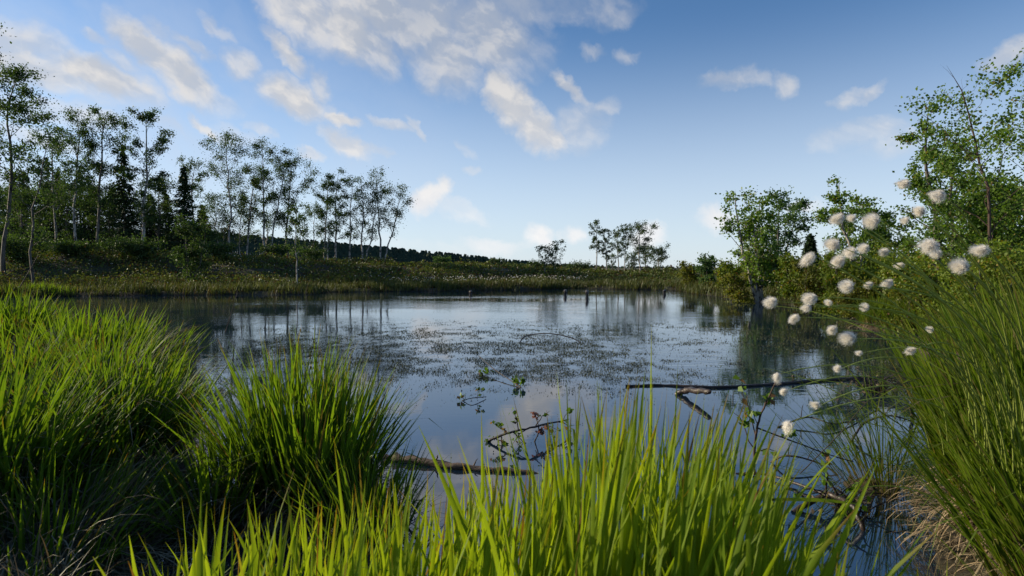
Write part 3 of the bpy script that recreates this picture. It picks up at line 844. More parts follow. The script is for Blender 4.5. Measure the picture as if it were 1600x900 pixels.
for a in (
 ('dark shrub at the left edge below the crooked tree', 20, 27, 375, 45, 521, 2200, .09, 'birch_leaf'),
 ('low shrub in front of the slim flat topped birch', 110, 29, 385, 40, 522, 2000, .09, 'birch_leaf'),
 ('low shrub in front of the ragged white trunked birch', 210, 30, 380, 45, 523, 2200, .09, 'birch_leaf'),
 ('shrub right of the young birch on the left bank', 345, 31, 382, 26, 524, 1300, .09, 'birch_leaf'),
 ('small shrub under the domed birch', 430, 38, 388, 26, 525, 1000, .10, 'birch_leaf'),
 ('small shrub on the bank between two birch groups', 490, 37, 392, 22, 526, 900, .10, 'birch_leaf'),
 ('low green shrub on the heath right of the forked birch', 690, 42, 403, 14, 527, 500, .10, 'pale_leaf'),
 ('low shrub on the heath left of the two saplings', 775, 44, 406, 13, 528, 450, .10, 'birch_leaf_far'),
 ('round shrub beside the two saplings', 838, 42, 408, 14, 529, 500, .10, 'birch_leaf_far'),
 ('wide low shrub left of the far shore birch group', 900, 46, 413, 22, 530, 800, .10, 'birch_leaf_far')):
    shrub(a[0], 'shrubs on the left and far bank', *a[1:4], a[4], a[5], a[6], a[7], a[8])

# ------------------------------------------------------------------ tussocks
def mound(g, c, r, h, rs, squash=1.0):
    n, S = 9, 28
    ang = np.linspace(0, 2 * math.pi, S, endpoint=False)
    rings = []
    for k in range(n):
        t = k / (n - 1)
        rad = r * math.sin((1 - t) * math.pi / 2 + .001) * (1 + .0 * t)
        z = h * math.sin(t * math.pi / 2)
        jit = 1 + rs.normal(0, .06, S)
        rings.append(np.stack([c[0] + np.cos(ang) * rad * jit, c[1] + np.sin(ang) * rad * jit * squash, np.full(S, c[2] + z) + rs.normal(0, .012, S)], -1))
    v = np.concatenate(rings); i = np.arange(n - 1)[:, None] * S; j = np.arange(S)[None]; k = (j + 1) % S
    g.add(v, np.stack([i + j, i + k, i + S + k, i + S + j], -1).reshape(-1, 4))

def tussock(label, c, r, h, n, L, w, seed, mat='blade_left', lean_out=.35, bend=.5, wind=(0, 0), straw=200, straw_mat='straw_dark', zb=-.05, strawL=.6, name='sedge_tussock', seg=7, cat='grass tussock', group='grass tussocks at the near shore', squash=1.0, lvar=.35, droop=0, pw=2.2):
    rs = np.random.RandomState(seed)
    base = np.array([c[0], c[1], zb])
    e = tag(empty(name, base), label, cat, group)
    g = Geo(); mound(g, base, r, h - zb, rs, squash); g.build('root_mound', M['peat'], e, base)
    def roots(n, spread=.9):
        a = rs.uniform(0, 2 * math.pi, n); q = np.sqrt(rs.uniform(0, 1, n)) * spread
        x, y = np.cos(a) * q * r * (1 + .22 * np.sin(2 * a + seed)), np.sin(a) * q * r * squash * (1 + .18 * np.sin(3 * a + seed))
        z = zb + (h - zb) * np.sqrt(np.clip(1 - q * q, 0, 1)) - .02
        return np.stack([c[0] + x, c[1] + y, z], -1), a, q
    g = Geo()
    rt, a, q = roots(n)
    lx = np.cos(a) * q * lean_out + wind[0] + rs.normal(0, .13, n); ly = np.sin(a) * q * lean_out + wind[1] + rs.normal(0, .13, n)
    lx = lx + vnoise(rt[:, 0], rt[:, 1], 6 , seed % 50) * .22; ly = ly + vnoise(rt[:, 0], rt[:, 1], 6, seed % 50 + 3) * .22
    lean = np.hypot(lx, ly); laz = np.arctan2(ly, lx)
    bd = np.abs(rs.normal(0, bend, n)) * (.35 + q * .65) + .05
    if droop:
        dm = rs.rand(n) < droop
        bd = np.where(dm, bd + rs.uniform(.8, 1.9, n), bd)
    ln = L * (1 - lvar * rs.uniform(0, 1, n) ** 1.2) * (1.05 - .2 * q ** 2) * (1 + .2 * vnoise(rt[:, 0], rt[:, 1], 4, seed % 50 + 7))
    blades(g, rt, ln, w * rs.uniform(.55, 1.15, n), laz, lean, bd, rs, seg=seg, pw=pw, kink=.09)
    g.build('green_blades', M[mat], e, base)
    if straw:
        g = Geo()
        rt, a, q = roots(straw, 1.0)
        rt[:, 2] += .02
        laz = a + rs.normal(0, .5, straw)
        deep = q > .6
        blades(g, rt, strawL * rs.uniform(.35, 1, straw), w * .5 * rs.uniform(.5, 1.1, straw), laz, rs.uniform(.3, 1.1, straw) + deep * .5, rs.uniform(.6, 2.0, straw) + deep * .3, rs, seg=6, kink=.15)
        g.build('dead_blades', M[straw_mat], e, base)
    return e

T = tussock
T('nearest big grass tussock at the left edge, cut by the frame', (-2.3, 2.35), .55, .20, 700, .62, .020, 601, wind=(.04, 0), straw=500)
T('tall grass tussock just right of the one cut by the left edge', (-2.12, 3.0), .38, .20, 520, .58, .020, 602, wind=(.06, 0), straw=500, strawL=.7)
T('grass tussock behind the left ones, above the dry matted straw', (-2.95, 4.1), .45, .22, 480, .50, .018, 603, straw=700, wind=(.10, 0), strawL=.8)
T('far bushy grass tussock reaching up before the dark left water', (-3.6, 5.0), .56, .28, 620, .60, .020, 604, straw=500, wind=(.08, 0), strawL=.8)
T('grass tussock further back at the left edge of the view', (-3.6, 3.9), .6, .25, 520, .54, .019, 605, straw=250)
T('distant grass tussock at the left edge in front of the dark bank', (-5.9, 6.6), .8, .34, 600, .56, .024, 606, straw=200)
T('dark rounded grass tussock standing alone in the water, left of centre', (-.96, 2.66), .34, .12, 680, .66, .016, 607, wind=(.02, 0), lean_out=.42, bend=.28, straw=700, strawL=.5)
T('lower left corner tussock of matted dark grass', (-1.72, 2.02), .40, .05, 420, .42, .013, 608, straw=600, strawL=.6, lean_out=.7)

T('low loose tuft at the right foot of the rounded tussock in the water', (-.60, 2.28), .17, .04, 170, .46, .013, 609, lean_out=.6, bend=.4, straw=160, strawL=.35)
T('low loose tuft in the gap left of the rounded tussock in the water', (-1.27, 2.42), .20, .05, 210, .50, .013, 610, lean_out=.6, bend=.4, straw=200, strawL=.4)

# flower spikes on the tussock in the water
def sedge_spikes():
    rs = np.random.RandomState(77)
    for k, (px, py) in enumerate(((457, 528), (492, 531), (484, 540), (548, 548))):
        p = np.array(at(px, py, 2.75))
        root = np.array([p[0] * .75 - .2, 2.72, .15])
        q = np.linspace(0, 1, 8)[:, None]
        pts = root + (p - root) * q + np.array([0, 0, 1]) * np.sin(q * math.pi) * .02
        g = Geo(); tube(g, pts, .0022 * (1 - q[:, 0] * .5), 5)
        o = g.build('sedge_spike', M['cotton_stem'], None, tuple(root))
        tag(o, ('leftmost brown sedge flower spike above the tussock in the water', 'tallest middle sedge flower spike above the tussock in the water',
                'short sedge flower spike close beside the tallest one', 'rightmost sedge flower spike above the tussock in the water')[k], 'sedge flower', 'sedge flower spikes')
        h = Geo()
        for j in range(26):
            t = rs.uniform(.78, 1.0)
            c = root + (p - root) * t
            a = rs.uniform(0, 6.28)
            c = c + np.array([math.cos(a), math.sin(a), .4]) * .006
            leaves(h, c[None], np.array([.014]), rs, .5)
        h.build('flower', M['husk'], o, tuple(root))
sedge_spikes()

# front bed of bright blades, rooted on the near bank
def front_grass():
    rs = np.random.RandomState(701)
    g = Geo()
    PXs = [-200, 200, 300, 420, 560, 640, 720, 800, 860, 900, 960, 1040, 1100, 1160, 1220, 1300, 1400, 1700]
    TOP = [980, 890, 790, 780, 755, 750, 735, 712, 640, 598, 605, 622, 650, 690, 780, 840, 880, 960]
    DEN = [.08, .18, .36, .48, .6, .7, .8, .9, 1, 1, 1, 1, 1, .9, .55, .3, .15, .05]
    N = 1120
    px = rs.uniform(-200, 1700, N * 4)
    keep = rs.rand(len(px)) < np.interp(px, PXs, DEN)
    px = px[keep][:N]; n = len(px)
    d = rs.uniform(.78, 1.48, n)
    x = (px - 800) / F * d
    z = height(x, d); z = np.maximum(z, -.02) - .02
    lift = np.abs(rs.normal(0, 62, n)) + rs.uniform(0, 45, n)
    ty = np.interp(px, PXs, TOP) + lift - 5
    # tip height from the crown line of the bed
    tz = CAMH - (ty - 418) / F * d
    L = np.maximum(tz - z, .12) * 1.04
    root = np.stack([x, d, z], -1)
    lean = np.abs(rs.normal(0, .11, n)) + np.where(rs.rand(n) < .08, rs.uniform(.2, .5, n), 0)
    laz = np.where(rs.rand(n) < .6, rs.normal(.2, .9, n), rs.uniform(0, 6.28, n))
    blades(g, root, L, rs.uniform(.008, .0235, n), laz, lean, np.abs(rs.normal(.1, .22, n)), rs, seg=9, twist=.8, face=rs.normal(0, .9, n), pw=2.6, kink=.05)
    # the single blades that stand out
    sp = [(1018, 505, 1.15, .010, 0.0), (752, 640, 1.1, .013, -.02), (885, 590, 1.15, .011, -.05), (1020, 590, 1.05, .011, .02), (975, 612, 1.1, .012, -.03), (1125, 690, 1.0, .012, .1),
          (522, 690, .95, .012, -.12), (612, 735, .95, .012, -.1), (655, 770, 1.0, .010, .0), (290, 765, .9, .011, -.25), (1060, 560, 1.2, .008, .06), (940, 640, 1.0, .011, .03), (705, 700, 1.15, .009, .03)]
    for (a, b, dd, w, ln) in sp:
        t = at(a, b, dd); x0 = t[0] - ln * .6
        zz = max(hgt(x0, dd), 0) - .02
        v = np.array(t) - np.array([x0, dd, zz])
        Ln = float(np.linalg.norm(v)); th = math.atan2(abs(v[0]), v[2])
        blades(g, np.array([[x0, dd, zz]]), np.array([Ln]), np.array([w]), np.array([0.0 if v[0] > 0 else math.pi]), np.array([th]), np.array([.0]), rs, seg=10, twist=.2, face=np.array([0.0]), pw=3, rnd=np.array([.5]))
    tag(g.build('grass', M['blade_front']), 'bright backlit grass blades filling the near bank in the foreground', 'grass', kind='stuff')
    # short stubble and litter under the blades
    g = Geo(); n = 9000
    px = np.concatenate([rs.uniform(-300, 1900, 3000), rs.uniform(-500, 420, 4000), rs.uniform(1380, 2100, 2000)]); d = np.concatenate([rs.uniform(.5, 1.75, 3000), rs.uniform(1.4, 5, 4000), rs.uniform(1.3, 4, 2000)]); x = (px - 800) / F * d
    z = height(x, d); ok = z > -.1; x, d, z = x[ok], d[ok], z[ok]; n = len(x)
    blades(g, np.stack([x, d, z - .01], -1), rs.uniform(.08, .3, n), rs.uniform(.003, .007, n), rs.uniform(0, 6.28, n), rs.uniform(.1, 1.2, n), rs.uniform(.2, 1.4, n), rs, seg=5)
    tag(g.build('litter', M['straw_dark']), 'dead brown grass litter between the stalks on the near bank', 'dead grass', kind='stuff')
front_grass()

# right hand rush tussock with straw foot
T('big green rush tussock with pale straw foot at the right edge', (2.10, 2.12), .36, .30, 1500, 1.0, .0125, 801, mat='blade_right', wind=(-.12, .02), lean_out=.32, bend=.26, straw=1900, straw_mat='straw', strawL=.34, name='rush_tussock', lvar=.6, droop=.07, pw=3)
T('leafy green tussock filling the lower right corner', (1.78, 1.62), .26, .18, 620, .72, .0125, 807, mat='blade_right', wind=(-.10, 0), lean_out=.4, bend=.35, straw=350, straw_mat='straw', strawL=.35, name='rush_tussock', lvar=.5)
T('second rush tussock close behind the big one at the right edge', (3.5, 3.2), .6, .30, 900, .92, .014, 802, mat='blade_right', wind=(-.16, 0), lean_out=.34, bend=.25, straw=300, straw_mat='straw', name='rush_tussock', lvar=.6, pw=3)
T('dark rush tussock further back along the right shore', (4.9, 4.9), .8, .30, 1300, .8, .013, 803, mat='blade_right', wind=(-.14, 0), lean_out=.4, bend=.3, straw=200, straw_mat='straw_dark', name='rush_tussock', lvar=.5)
T('wide grass tussock at the bend of the right shore', (6.1, 7.2), .8, .22, 1300, .55, .016, 804, mat='blade_right', wind=(-.1, 0), lean_out=.4, bend=.3, straw=300, straw_mat='straw', name='rush_tussock', lvar=.5)
T('small grass tussock at the shore under the low shrub', (6.9, 10.2), .6, .2, 900, .6, .018, 805, mat='blade_right', straw=250, straw_mat='straw', name='rush_tussock', lvar=.5)
T('thin grass tussock with long blades trailing on the water right of centre', (1.80, 2.80), .16, .02, 170, .75, .006, 806, mat='blade_right', wind=(-.25, 0), lean_out=.7, bend=.7, straw=0, name='rush_tussock', lvar=.5, droop=.4)
# ------------------------------------------------------------------ cottongrass
def cotton(label, px, py, size, d, rx, ry, rd, seed, arc=.12, flow=(-1, 0, .05), stretch=1.0):
    rs = np.random.RandomState(seed)
    c = np.array(at(px, py, d)); rad = size / F * d * .5
    fl = np.array(flow, float) + rs.normal(0, .22, 3); fl /= np.linalg.norm(fl)
    end = c - fl * rad * .95
    root = np.array(at(rx, ry, rd))
    q = np.linspace(0, 1, 16)[:, None]
    ctrl = (root + end) / 2 + np.array([(root[0] - end[0]) * .15, 0, abs(root[2] - end[2]) * .2 + arc])
    pts = (1 - q) ** 2 * root + 2 * q * (1 - q) * ctrl + q ** 2 * end
    e = tag(empty('cottongrass_stalk', root), label, 'cottongrass', 'cottongrass stalks bending from the right bank')
    g = Geo(); tube(g, pts, .0023 - .0009 * q[:, 0], 6); g.build('stem', M['cotton_stem'], e, root)
    # husk scales behind the tuft
    g = Geo()
    qq = np.linspace(0, 1, 6)
    tube(g, end + fl * (qq[:, None] * rad * .75 - rad * .28), np.sin(.25 + qq * 2.2) * rad * .30, 7)
    g.build('husk', M['husk'], e, root)
    # fluff: fibres fanning from the husk
    g = Geo()
    n = 1900
    ax = unit(np.cross(fl, [0, .3, 1.])); ay = np.cross(fl, ax)
    ax = ax * rs.uniform(.85, 1.05); ay = ay * rs.uniform(.78, 1.1)
    a = rs.uniform(0, 6.28, n); sp = np.abs(rs.normal(0, 1, n)) ** .8 * .95
    sp = np.minimum(sp, 2.3)
    dr = fl * np.cos(sp)[:, None] + (ax * np.cos(a)[:, None] + ay * np.sin(a)[:, None]) * np.sin(sp)[:, None]
    rag = rs.uniform(0, 1) ** 1.5 * .8
    lobes = 1 + .28 * rag * np.sin(a * 2 + rs.uniform(0, 6)) + .18 * rag * np.sin(a * 5 + rs.uniform(0, 6))
    ln = rad * (1.55 * (.5 + .5 * np.cos(sp * .75)) + .45) * rs.uniform(.45, 1.15, n) * stretch * lobes
    base = end + fl * rad * .15 + rs.normal(0, rad * .10, (n, 3))
    wd = unit(np.cross(dr, rs.normal(size=(n, 3)))) * (rad * .022)
    mid = base + dr * (ln * .55)[:, None] + rs.normal(0, rad * .05, (n, 3))
    tip = base + dr * ln[:, None] + (fl * .22 + np.array([0, 0, -.30]) * rag) * ln[:, None] + rs.normal(0, rad * .07, (n, 3))
    V = np.stack([base - wd, base + wd, mid + wd * 1.1, mid - wd * 1.1, tip + wd * .35, tip - wd * .35], 1)
    i = np.arange(n)[:, None] * 6
    f = np.concatenate([i + np.array([[0, 1, 2, 3]]), i + np.array([[3, 2, 4, 5]])], 0)
    g.add(V.reshape(-1, 3), f, np.repeat(rs.uniform(0, 1, n), 6), np.tile([0, 0, .5, .5, 1, 1], n))
    # soft dense heart of the tuft
    S, K = 12, 8
    ang = np.linspace(0, 2 * math.pi, S, endpoint=False)
    rings = []
    for k in range(K):
        u = k / (K - 1)
        rr = rad * .74 * math.sin(.12 + u * 2.9)
        rings.append(end + fl * (rad * (.05 + 1.15 * u)) + (ax[None] * np.cos(ang)[:, None] + ay[None] * np.sin(ang)[:, None]) * rr * rs.uniform(.85, 1.15, (S, 1)))
    v = np.concatenate(rings); i = np.arange(K - 1)[:, None] * S; j = np.arange(S)[None]; k2 = (j + 1) % S
    g.add(v, np.stack([i + j, i + k2, i + S + k2, i + S + j], -1).reshape(-1, 4), .5)
    g.build('seed_head', M['cotton'], e, root)

HEADS = [
 (1413, 286, 24, .95, 'topmost cottongrass head, in front of the dense dark tree'),
 (1467, 304, 30, .90, 'large round cottongrass head just below and right of the topmost one'),
 (1437, 330, 26, .92, 'round cottongrass head below the two topmost ones'),
 (1415, 344, 17, 1.0, 'small cottongrass head left of and below the upper group of three'),
 (1310, 341, 27, .95, 'round head, left one of the trio in front of the rounded birch'),
 (1331, 341, 19, 1.0, 'smaller middle head of the trio in front of the rounded birch'),
 (1363, 345, 31, .92, 'wide blurry head, right one of the trio in front of the rounded birch'),
 (1265, 402, 28, .92, 'round cottongrass head furthest left above the shore, level with the cluster'),
 (1302, 382, 30, .92, 'large upper left head of the tight cluster of five'),
 (1311, 407, 26, .95, 'lowest head of the tight cluster of five'),
 (1330, 393, 25, .95, 'middle head of the tight cluster of five'),
 (1350, 388, 22, 1.0, 'right end head of the tight cluster of five'),
 (1382, 394, 19, 1.0, 'small flat head just right of the tight cluster of five'),
 (1407, 414, 17, 1.05, 'thin wind pulled head right of and below the small flat one'),
 (1453, 383, 33, .88, 'big white shaggy head, the left one of the right hand pair'),
 (1464, 396, 20, .95, 'small head tucked under the big shaggy one'),
 (1501, 416, 34, .88, 'big shaggy head between the right hand pair, hanging lowest of them'),
 (1533, 390, 31, .90, 'rightmost big white cottongrass head'),
 (1324, 447, 28, .95, 'ragged upright head above the water below the tight cluster'),
 (1358, 445, 17, 1.0, 'small head right of the ragged upright one'),
 (1388, 442, 22, 1.0, 'flat wind blown head right of the small one beside the ragged head'),
 (1205, 472, 27, .95, 'leftmost cottongrass head, spiky and hovering over the far water'),
 (1266, 466, 28, .95, 'spiky head above its twin, right of the leftmost one'),
 (1261, 480, 19, .98, 'small oval head directly under the spiky twin'),
 (1295, 474, 17, 1.05, 'small bluish head right of the spiky twins'),
 (1352, 480, 18, 1.05, 'small oval head above the dark water near the right shore'),
 (1242, 497, 22, 1.0, 'slanting head below the spiky twins'),
 (1301, 515, 20, 1.0, 'pointed head left of the large round one over the water'),
 (1326, 527, 30, .92, 'large round white head over the dark reflections'),
 (1343, 551, 14, 1.1, 'small pinkish head under the large round one over the water'),
 (1309, 576, 16, 1.1, 'thin withered head above the floating branch'),
 (1215, 588, 17, 1.25, 'drooping head on the leafy upright twig'),
 (1225, 612, 17, 1.2, 'small white head hanging beside the leafy upright twig'),
 (1275, 632, 21, 1.1, 'bushy white head over the blue water, upper of the lowest two'),
 (1232, 665, 24, 1.05, 'square tufted head, lowest of all the cottongrass'),
 (1424, 547, 19, 1.15, 'white head at the left side of the big rush tussock'),
 (1453, 515, 15, 1.2, 'small white head peeping between the rush blades'),
]
rr_ = random.Random(4)
for k, (px, py, sz, d, lab) in enumerate(HEADS):
    if py < 430:
        rx, ry, rd = 1530 + (px - 1300) * .35 + rr_.uniform(0, 60), 720 + rr_.uniform(-60, 90), 1.6 + rr_.uniform(0, .25)
        arc = .02
    elif py < 560:
        rx, ry, rd = 1540 + rr_.uniform(-30, 50), 680 + rr_.uniform(-40, 60), 1.75 + rr_.uniform(-.1, .2)
        arc = .13
    else:
        rx, ry, rd = 1480 + rr_.uniform(-30, 40), 720 + rr_.uniform(-30, 40), 1.9 + rr_.uniform(-.1, .1)
        arc = .18
    flow = (-1, 0, .1 if py < 600 else -.25)
    if k in (31, 34): flow = (-.35, 0, -.9)
    cotton(lab, px, py, sz * .52, d * 1.15, rx, ry, rd, 1000 + k, arc, flow)

# ------------------------------------------------------------------ wood in the water
def wood(name, label, cat, pts, r0, r1, mat, sides=8, branches=(), seed=1, leaf=None, leafmat='twig_leaf', nleaf=0, group=None, knots=.08, sub=6):
    """branch lying in the pond: pts are world points; branches are (t, end offset, radius)"""
    rs = np.random.RandomState(seed)
    pts = np.array(pts, float)
    # resample the polyline smoothly
    m = max(len(pts) * sub, 8)
    t = np.linspace(0, len(pts) - 1, m); i = np.clip(t.astype(int), 0, len(pts) - 2); f = (t - i)[:, None]
    P0, P1, P2, P3 = pts[np.maximum(i - 1, 0)], pts[i], pts[i + 1], pts[np.minimum(i + 2, len(pts) - 1)]
    S = .5 * ((2 * P1) + (-P0 + P2) * f + (2 * P0 - 5 * P1 + 4 * P2 - P3) * f ** 2 + (-P0 + 3 * P1 - 3 * P2 + P3) * f ** 3)
    rad = np.linspace(r0, r1, m) * (1 + rs.normal(0, knots, m))
    S = S + rs.normal(0, r0 * .15, S.shape)
    g = Geo(); tube(g, S, rad, sides)
    ends = []
    for (tb, off, rb) in branches:
        b = S[int(tb * (m - 1))]
        q = np.linspace(0, 1, 7)[:, None]
        off = np.array(off)
        pb = b + off * q + np.array([0, 0, .12]) * np.sin(q * math.pi) * np.linalg.norm(off) + rs.normal(0, .02, (7, 3)) * np.linalg.norm(off) * (q > 0)
        tube(g, pb, rb * (1 - q[:, 0] * .75), 5); ends.append(pb)
    base = tuple(S[0])
    o = g.build(name, M[mat], None, base)
    tag(o, label, cat, group)
    if nleaf:
        src = np.concatenate([e[2:] for e in ends]) if ends else S[m // 3:]
        p = src[rs.randint(0, len(src), nleaf)] + rs.normal(0, leaf * .32, (nleaf, 3))
        h = Geo(); leaves(h, p, np.full(nleaf, leaf), rs, .72)
        h.build('leaves', M[leafmat], o, base)
    return o

def W_(px, py, z=0.0): return atz(px, py, z)

# thick weathered log, left of centre
wood('fallen_log', 'thick weathered log lying in the water behind the bright grass', 'log', [W_(600, 716, .008), W_(660, 722, .012), W_(730, 731, .006), W_(840, 741, -.006)], .030, .016, 'log', 12, seed=2, knots=.14, branches=((.45, (.02, -.02, .06), .008), (.7, (.03, .03, .05), .006)))
wood('fallen_log', 'dark thin log running along the water right of centre with a knotted left end', 'log', [W_(978, 603, .008), W_(1040, 602, .006), W_(1110, 605, .010), W_(1200, 601, .006), W_(1290, 594, .008), W_(1400, 590, .0)], .010, .019, 'wet_wood', 10, seed=3)
wood('broken_branch', 'stout broken branch stub sticking up from the dark log', 'branch', [W_(1058, 616, .0), W_(1075, 610, .05), W_(1110, 612, .11)], .030, .022, 'wet_wood', 10, seed=4, knots=.12)
# the branch resting with leaves in the middle of the pond
wood('leafy_branch', 'dead leafy branch arching out of the water behind the grass tips', 'branch', [W_(760, 690, .0), W_(790, 678, .06), W_(830, 668, .10), W_(890, 655, .07)], .009, .005, 'dark_twig', 7, seed=5, leaf=.035, nleaf=110,
     branches=((.15, (-.05, .02, -.05), .005), (.3, (.02, -.03, -.12), .005), (.45, (.08, .03, -.10), .005), (.55, (-.03, .02, .12), .004), (.7, (.10, .05, .09), .004), (.8, (.05, -.04, -.09), .004), (.9, (.10, 0, -.05), .004), (.2, (.10, -.04, -.09), .004), (.35, (-.08, .04, .06), .003), (.5, (.03, -.05, -.13), .004), (.62, (-.09, -.03, -.10), .004), (.75, (.14, -.06, -.03), .003), (.95, (.06, .03, .07), .003)))
wood('withered_twig', 'twig with pinkish withered leaves beside the leafy branch', 'twig', [W_(835, 690, .0), W_(842, 672, .08), W_(836, 648, .12)], .005, .003, 'dark_twig', 6, seed=6, leaf=.035, nleaf=26, leafmat='pink_leaf', branches=((.4, (.05, 0, .03), .003), (.8, (-.02, .02, .04), .003)))
wood('arched_twig', 'thin bare twig arched over the water in mid pond', 'twig', [W_(812, 536, .0), W_(822, 525, .06), W_(855, 521, .11), W_(890, 527, .07), W_(908, 536, .0)], .010, .008, 'dark_twig', 6, seed=7, branches=((.45, (.03, -.1, -.10), .005), (.4, (-.16, -.1, -.09), .004), (.6, (.05, .1, -.1), .004)))
wood('leafy_twig', 'slanting twig ending in a tuft of green leaves in mid pond', 'twig', [W_(748, 556, .10), W_(770, 575, .06), W_(800, 596, .02), W_(815, 606, .0)], .004, .006, 'dark_twig', 6, seed=8, leaf=.05, nleaf=40, branches=((.95, (.03, 0, .07), .004), (.9, (-.03, .02, .06), .004), (.4, (-.16, .0, -.03), .003)))
wood('leafy_twig', 'small floating sprig with a few round leaves left of the leafy branch', 'twig', [W_(722, 626, .0), W_(738, 622, .03), W_(760, 620, .01)], .004, .003, 'dark_twig', 6, seed=9, leaf=.05, nleaf=16, branches=((.2, (-.05, 0, .03), .003), (.7, (.02, .03, .06), .003)))
wood('leafy_twig', 'upright leafy birch twig with pinkish stem rising from the water', 'twig', [at(1178, 742, 2.35), at(1180, 690, 2.35), at(1188, 650, 2.33), at(1215, 590, 2.3)], .006, .003, 'pink_bark' if 'pink_bark' in M else 'red_bark', 6, seed=10, leaf=.034, nleaf=42,
     branches=((.3, (-.10, 0, .17), .003), (.25, (.12, .03, .0), .003), (.75, (.04, 0, .05), .002), (.6, (-.03, 0, .06), .002), (.4, (-.07, .02, .22), .003)))
wood('leafy_twig', 'low twig with small leaves reaching right over the blue water', 'twig', [at(1182, 668, 2.45), at(1240, 690, 2.45), at(1300, 712, 2.5), at(1335, 722, 2.5)], .004, .002, 'dark_twig', 6, seed=11, leaf=.03, nleaf=22, branches=((.3, (.04, 0, .03), .002), (.6, (.03, 0, -.05), .002), (.8, (.04, 0, .05), .002)))
wood('root_tangle', 'dark tangle of roots and stalks in the water before the rush tussock', 'branch', [W_(1240, 800, .0), W_(1290, 775, .06), W_(1330, 790, .08), W_(1350, 830, .0)], .014, .010, 'wet_wood', 8, seed=12, leaf=.04, nleaf=22,
     branches=((.2, (-.10, 0, .07), .006), (.35, (.0, -.02, .12), .006), (.5, (-.06, .0, .10), .006), (.6, (.02, 0, -.10), .007), (.7, (.10, 0, .05), .006), (.9, (.08, .05, .08), .005), (.5, (.09, -.03, .08), .004)))
wood('sunken_stick', 'long dark stick under the root tangle', 'stick', [W_(1150, 740, .0), W_(1200, 742, .015), W_(1270, 765, .02), W_(1340, 795, .0)], .006, .008, 'wet_wood', 7, seed=13, branches=((.5, (.03, .02, .06), .003),))
wood('bare_branch', 'thin forked dead branch lying in the water left of the fine twig heap', 'branch', [W_(1215, 668, .0), W_(1262, 652, .05), W_(1310, 662, .03), W_(1372, 640, .0)], .007, .004, 'dark_twig', 6, seed=41,
     branches=((.3, (.05, .06, .09), .004), (.55, (-.05, -.08, .04), .003), (.7, (.12, .0, .08), .003)))
wood('bare_branch', 'crooked dark branch rising between the twig heap and the rushes', 'branch', [W_(1330, 690, .0), W_(1352, 660, .10), W_(1395, 650, .16), W_(1440, 665, .10)], .008, .004, 'dark_twig', 6, seed=42,
     branches=((.3, (-.08, .04, .12), .004), (.6, (.06, -.06, .10), .003), (.8, (.02, .05, -.10), .003)))
wood('bare_branch', 'low dead branch poking out of the water below the square tufted cottongrass head', 'branch', [W_(1205, 722, .0), W_(1230, 712, .06), W_(1275, 722, .04), W_(1310, 742, .0)], .006, .004, 'dark_twig', 6, seed=43,
     branches=((.35, (.0, -.02, .08), .003), (.6, (.06, .03, .06), .003)))
# dark brush heap reflected in the right of the pond
def brush(label, px, py, rad, n, seed, leafy_=0):
    rs = np.random.RandomState(seed)
    c = np.array(W_(px, py, 0.0)); g = Geo()
    for k in range(n):
        a = rs.uniform(0, 6.28); l = rad * rs.uniform(.4, 1.1)
        q = np.linspace(0, 1, 6)[:, None]
        e = np.array([math.cos(a) * l, math.sin(a) * l * .6, rs.uniform(.0, .45) * l])
        pts = c + rs.normal(0, rad * .12, 3) * np.array([1, 1, .1]) + e * q + np.array([0, 0, 1]) * np.sin(q * math.pi) * l * .25 + rs.normal(0, .02, (6, 3)) * l
        tube(g, pts, .004 * (1 - q[:, 0] * .7), 4)
    o = tag(g.build('brush_heap', M['dark_twig'], None, tuple(c)), label, 'brushwood')
    if leafy_:
        h = Geo(); p = c + rs.normal(0, rad * .45, (leafy_, 3)) * np.array([1, .6, .25]) + np.array([0, 0, rad * .15])
        leaves(h, p, np.full(leafy_, .03), rs, .7); h.build('leaves', M['straw_dark'], o, tuple(c))
brush('heap of fine dark twigs in the water left of the big rush tussock', 1365, 612, .42, 60, 14, 60)
brush('small dark twig heap in the water below the low leafy twig', 1325, 795, .22, 30, 15, 20)
wood('wooden_stake', 'short reddish broken stake in the water at the rush tussock', 'stake', [W_(1427, 652, .0), W_(1424, 640, .07), W_(1423, 632, .14)], .014, .011, 'wet_wood', 8, seed=16, branches=((.6, (.10, 0, -.02), .008),))
wood('wooden_stake', 'tiny orange topped stake behind the dark log', 'stake', [W_(1240, 590, .0), W_(1239, 588, .06)], .011, .009, 'log', 8, seed=17)
for k, (px, py, h, lab) in enumerate(((883, 455, .35, 'left one of two dark stumps at the far shore'), (917, 456, .45, 'taller right one of two dark stumps at the far shore'), (735, 456, .22, 'low dark stump at the far shore below the heath'), (1038, 455, .25, 'little stump at the end of the far shore'))):
    wood('tree_stump', lab, 'stump', [W_(px, py, -.1), W_(px + .5, py, h * .35), W_(px - .3, py, h * .6)], .075, .04, 'dark_twig', 8, seed=20 + k, group='dark stumps at the far shore', knots=.2)
wood('dry_stalk', 'long pale dry stalk leaning over the water at left', 'stalk', [at(352, 520, 4.5), at(358, 500, 4.5), at(372, 452, 4.5)], .004, .002, 'log', 5, seed=27)
wood('dry_stalk', 'pale bent stalk leaning over the bank at the far left', 'stalk', [at(30, 450, 9), at(45, 425, 9), at(60, 398, 9)], .008, .005, 'log', 5, seed=28)
wood('dry_stalk', 'long straw coloured stalk slanting over the blue water at right', 'stalk', [at(1250, 740, 1.9), at(1310, 680, 1.9), at(1365, 620, 1.9), at(1440, 590, 1.95)], .0017, .0012, 'straw', 6, seed=29)

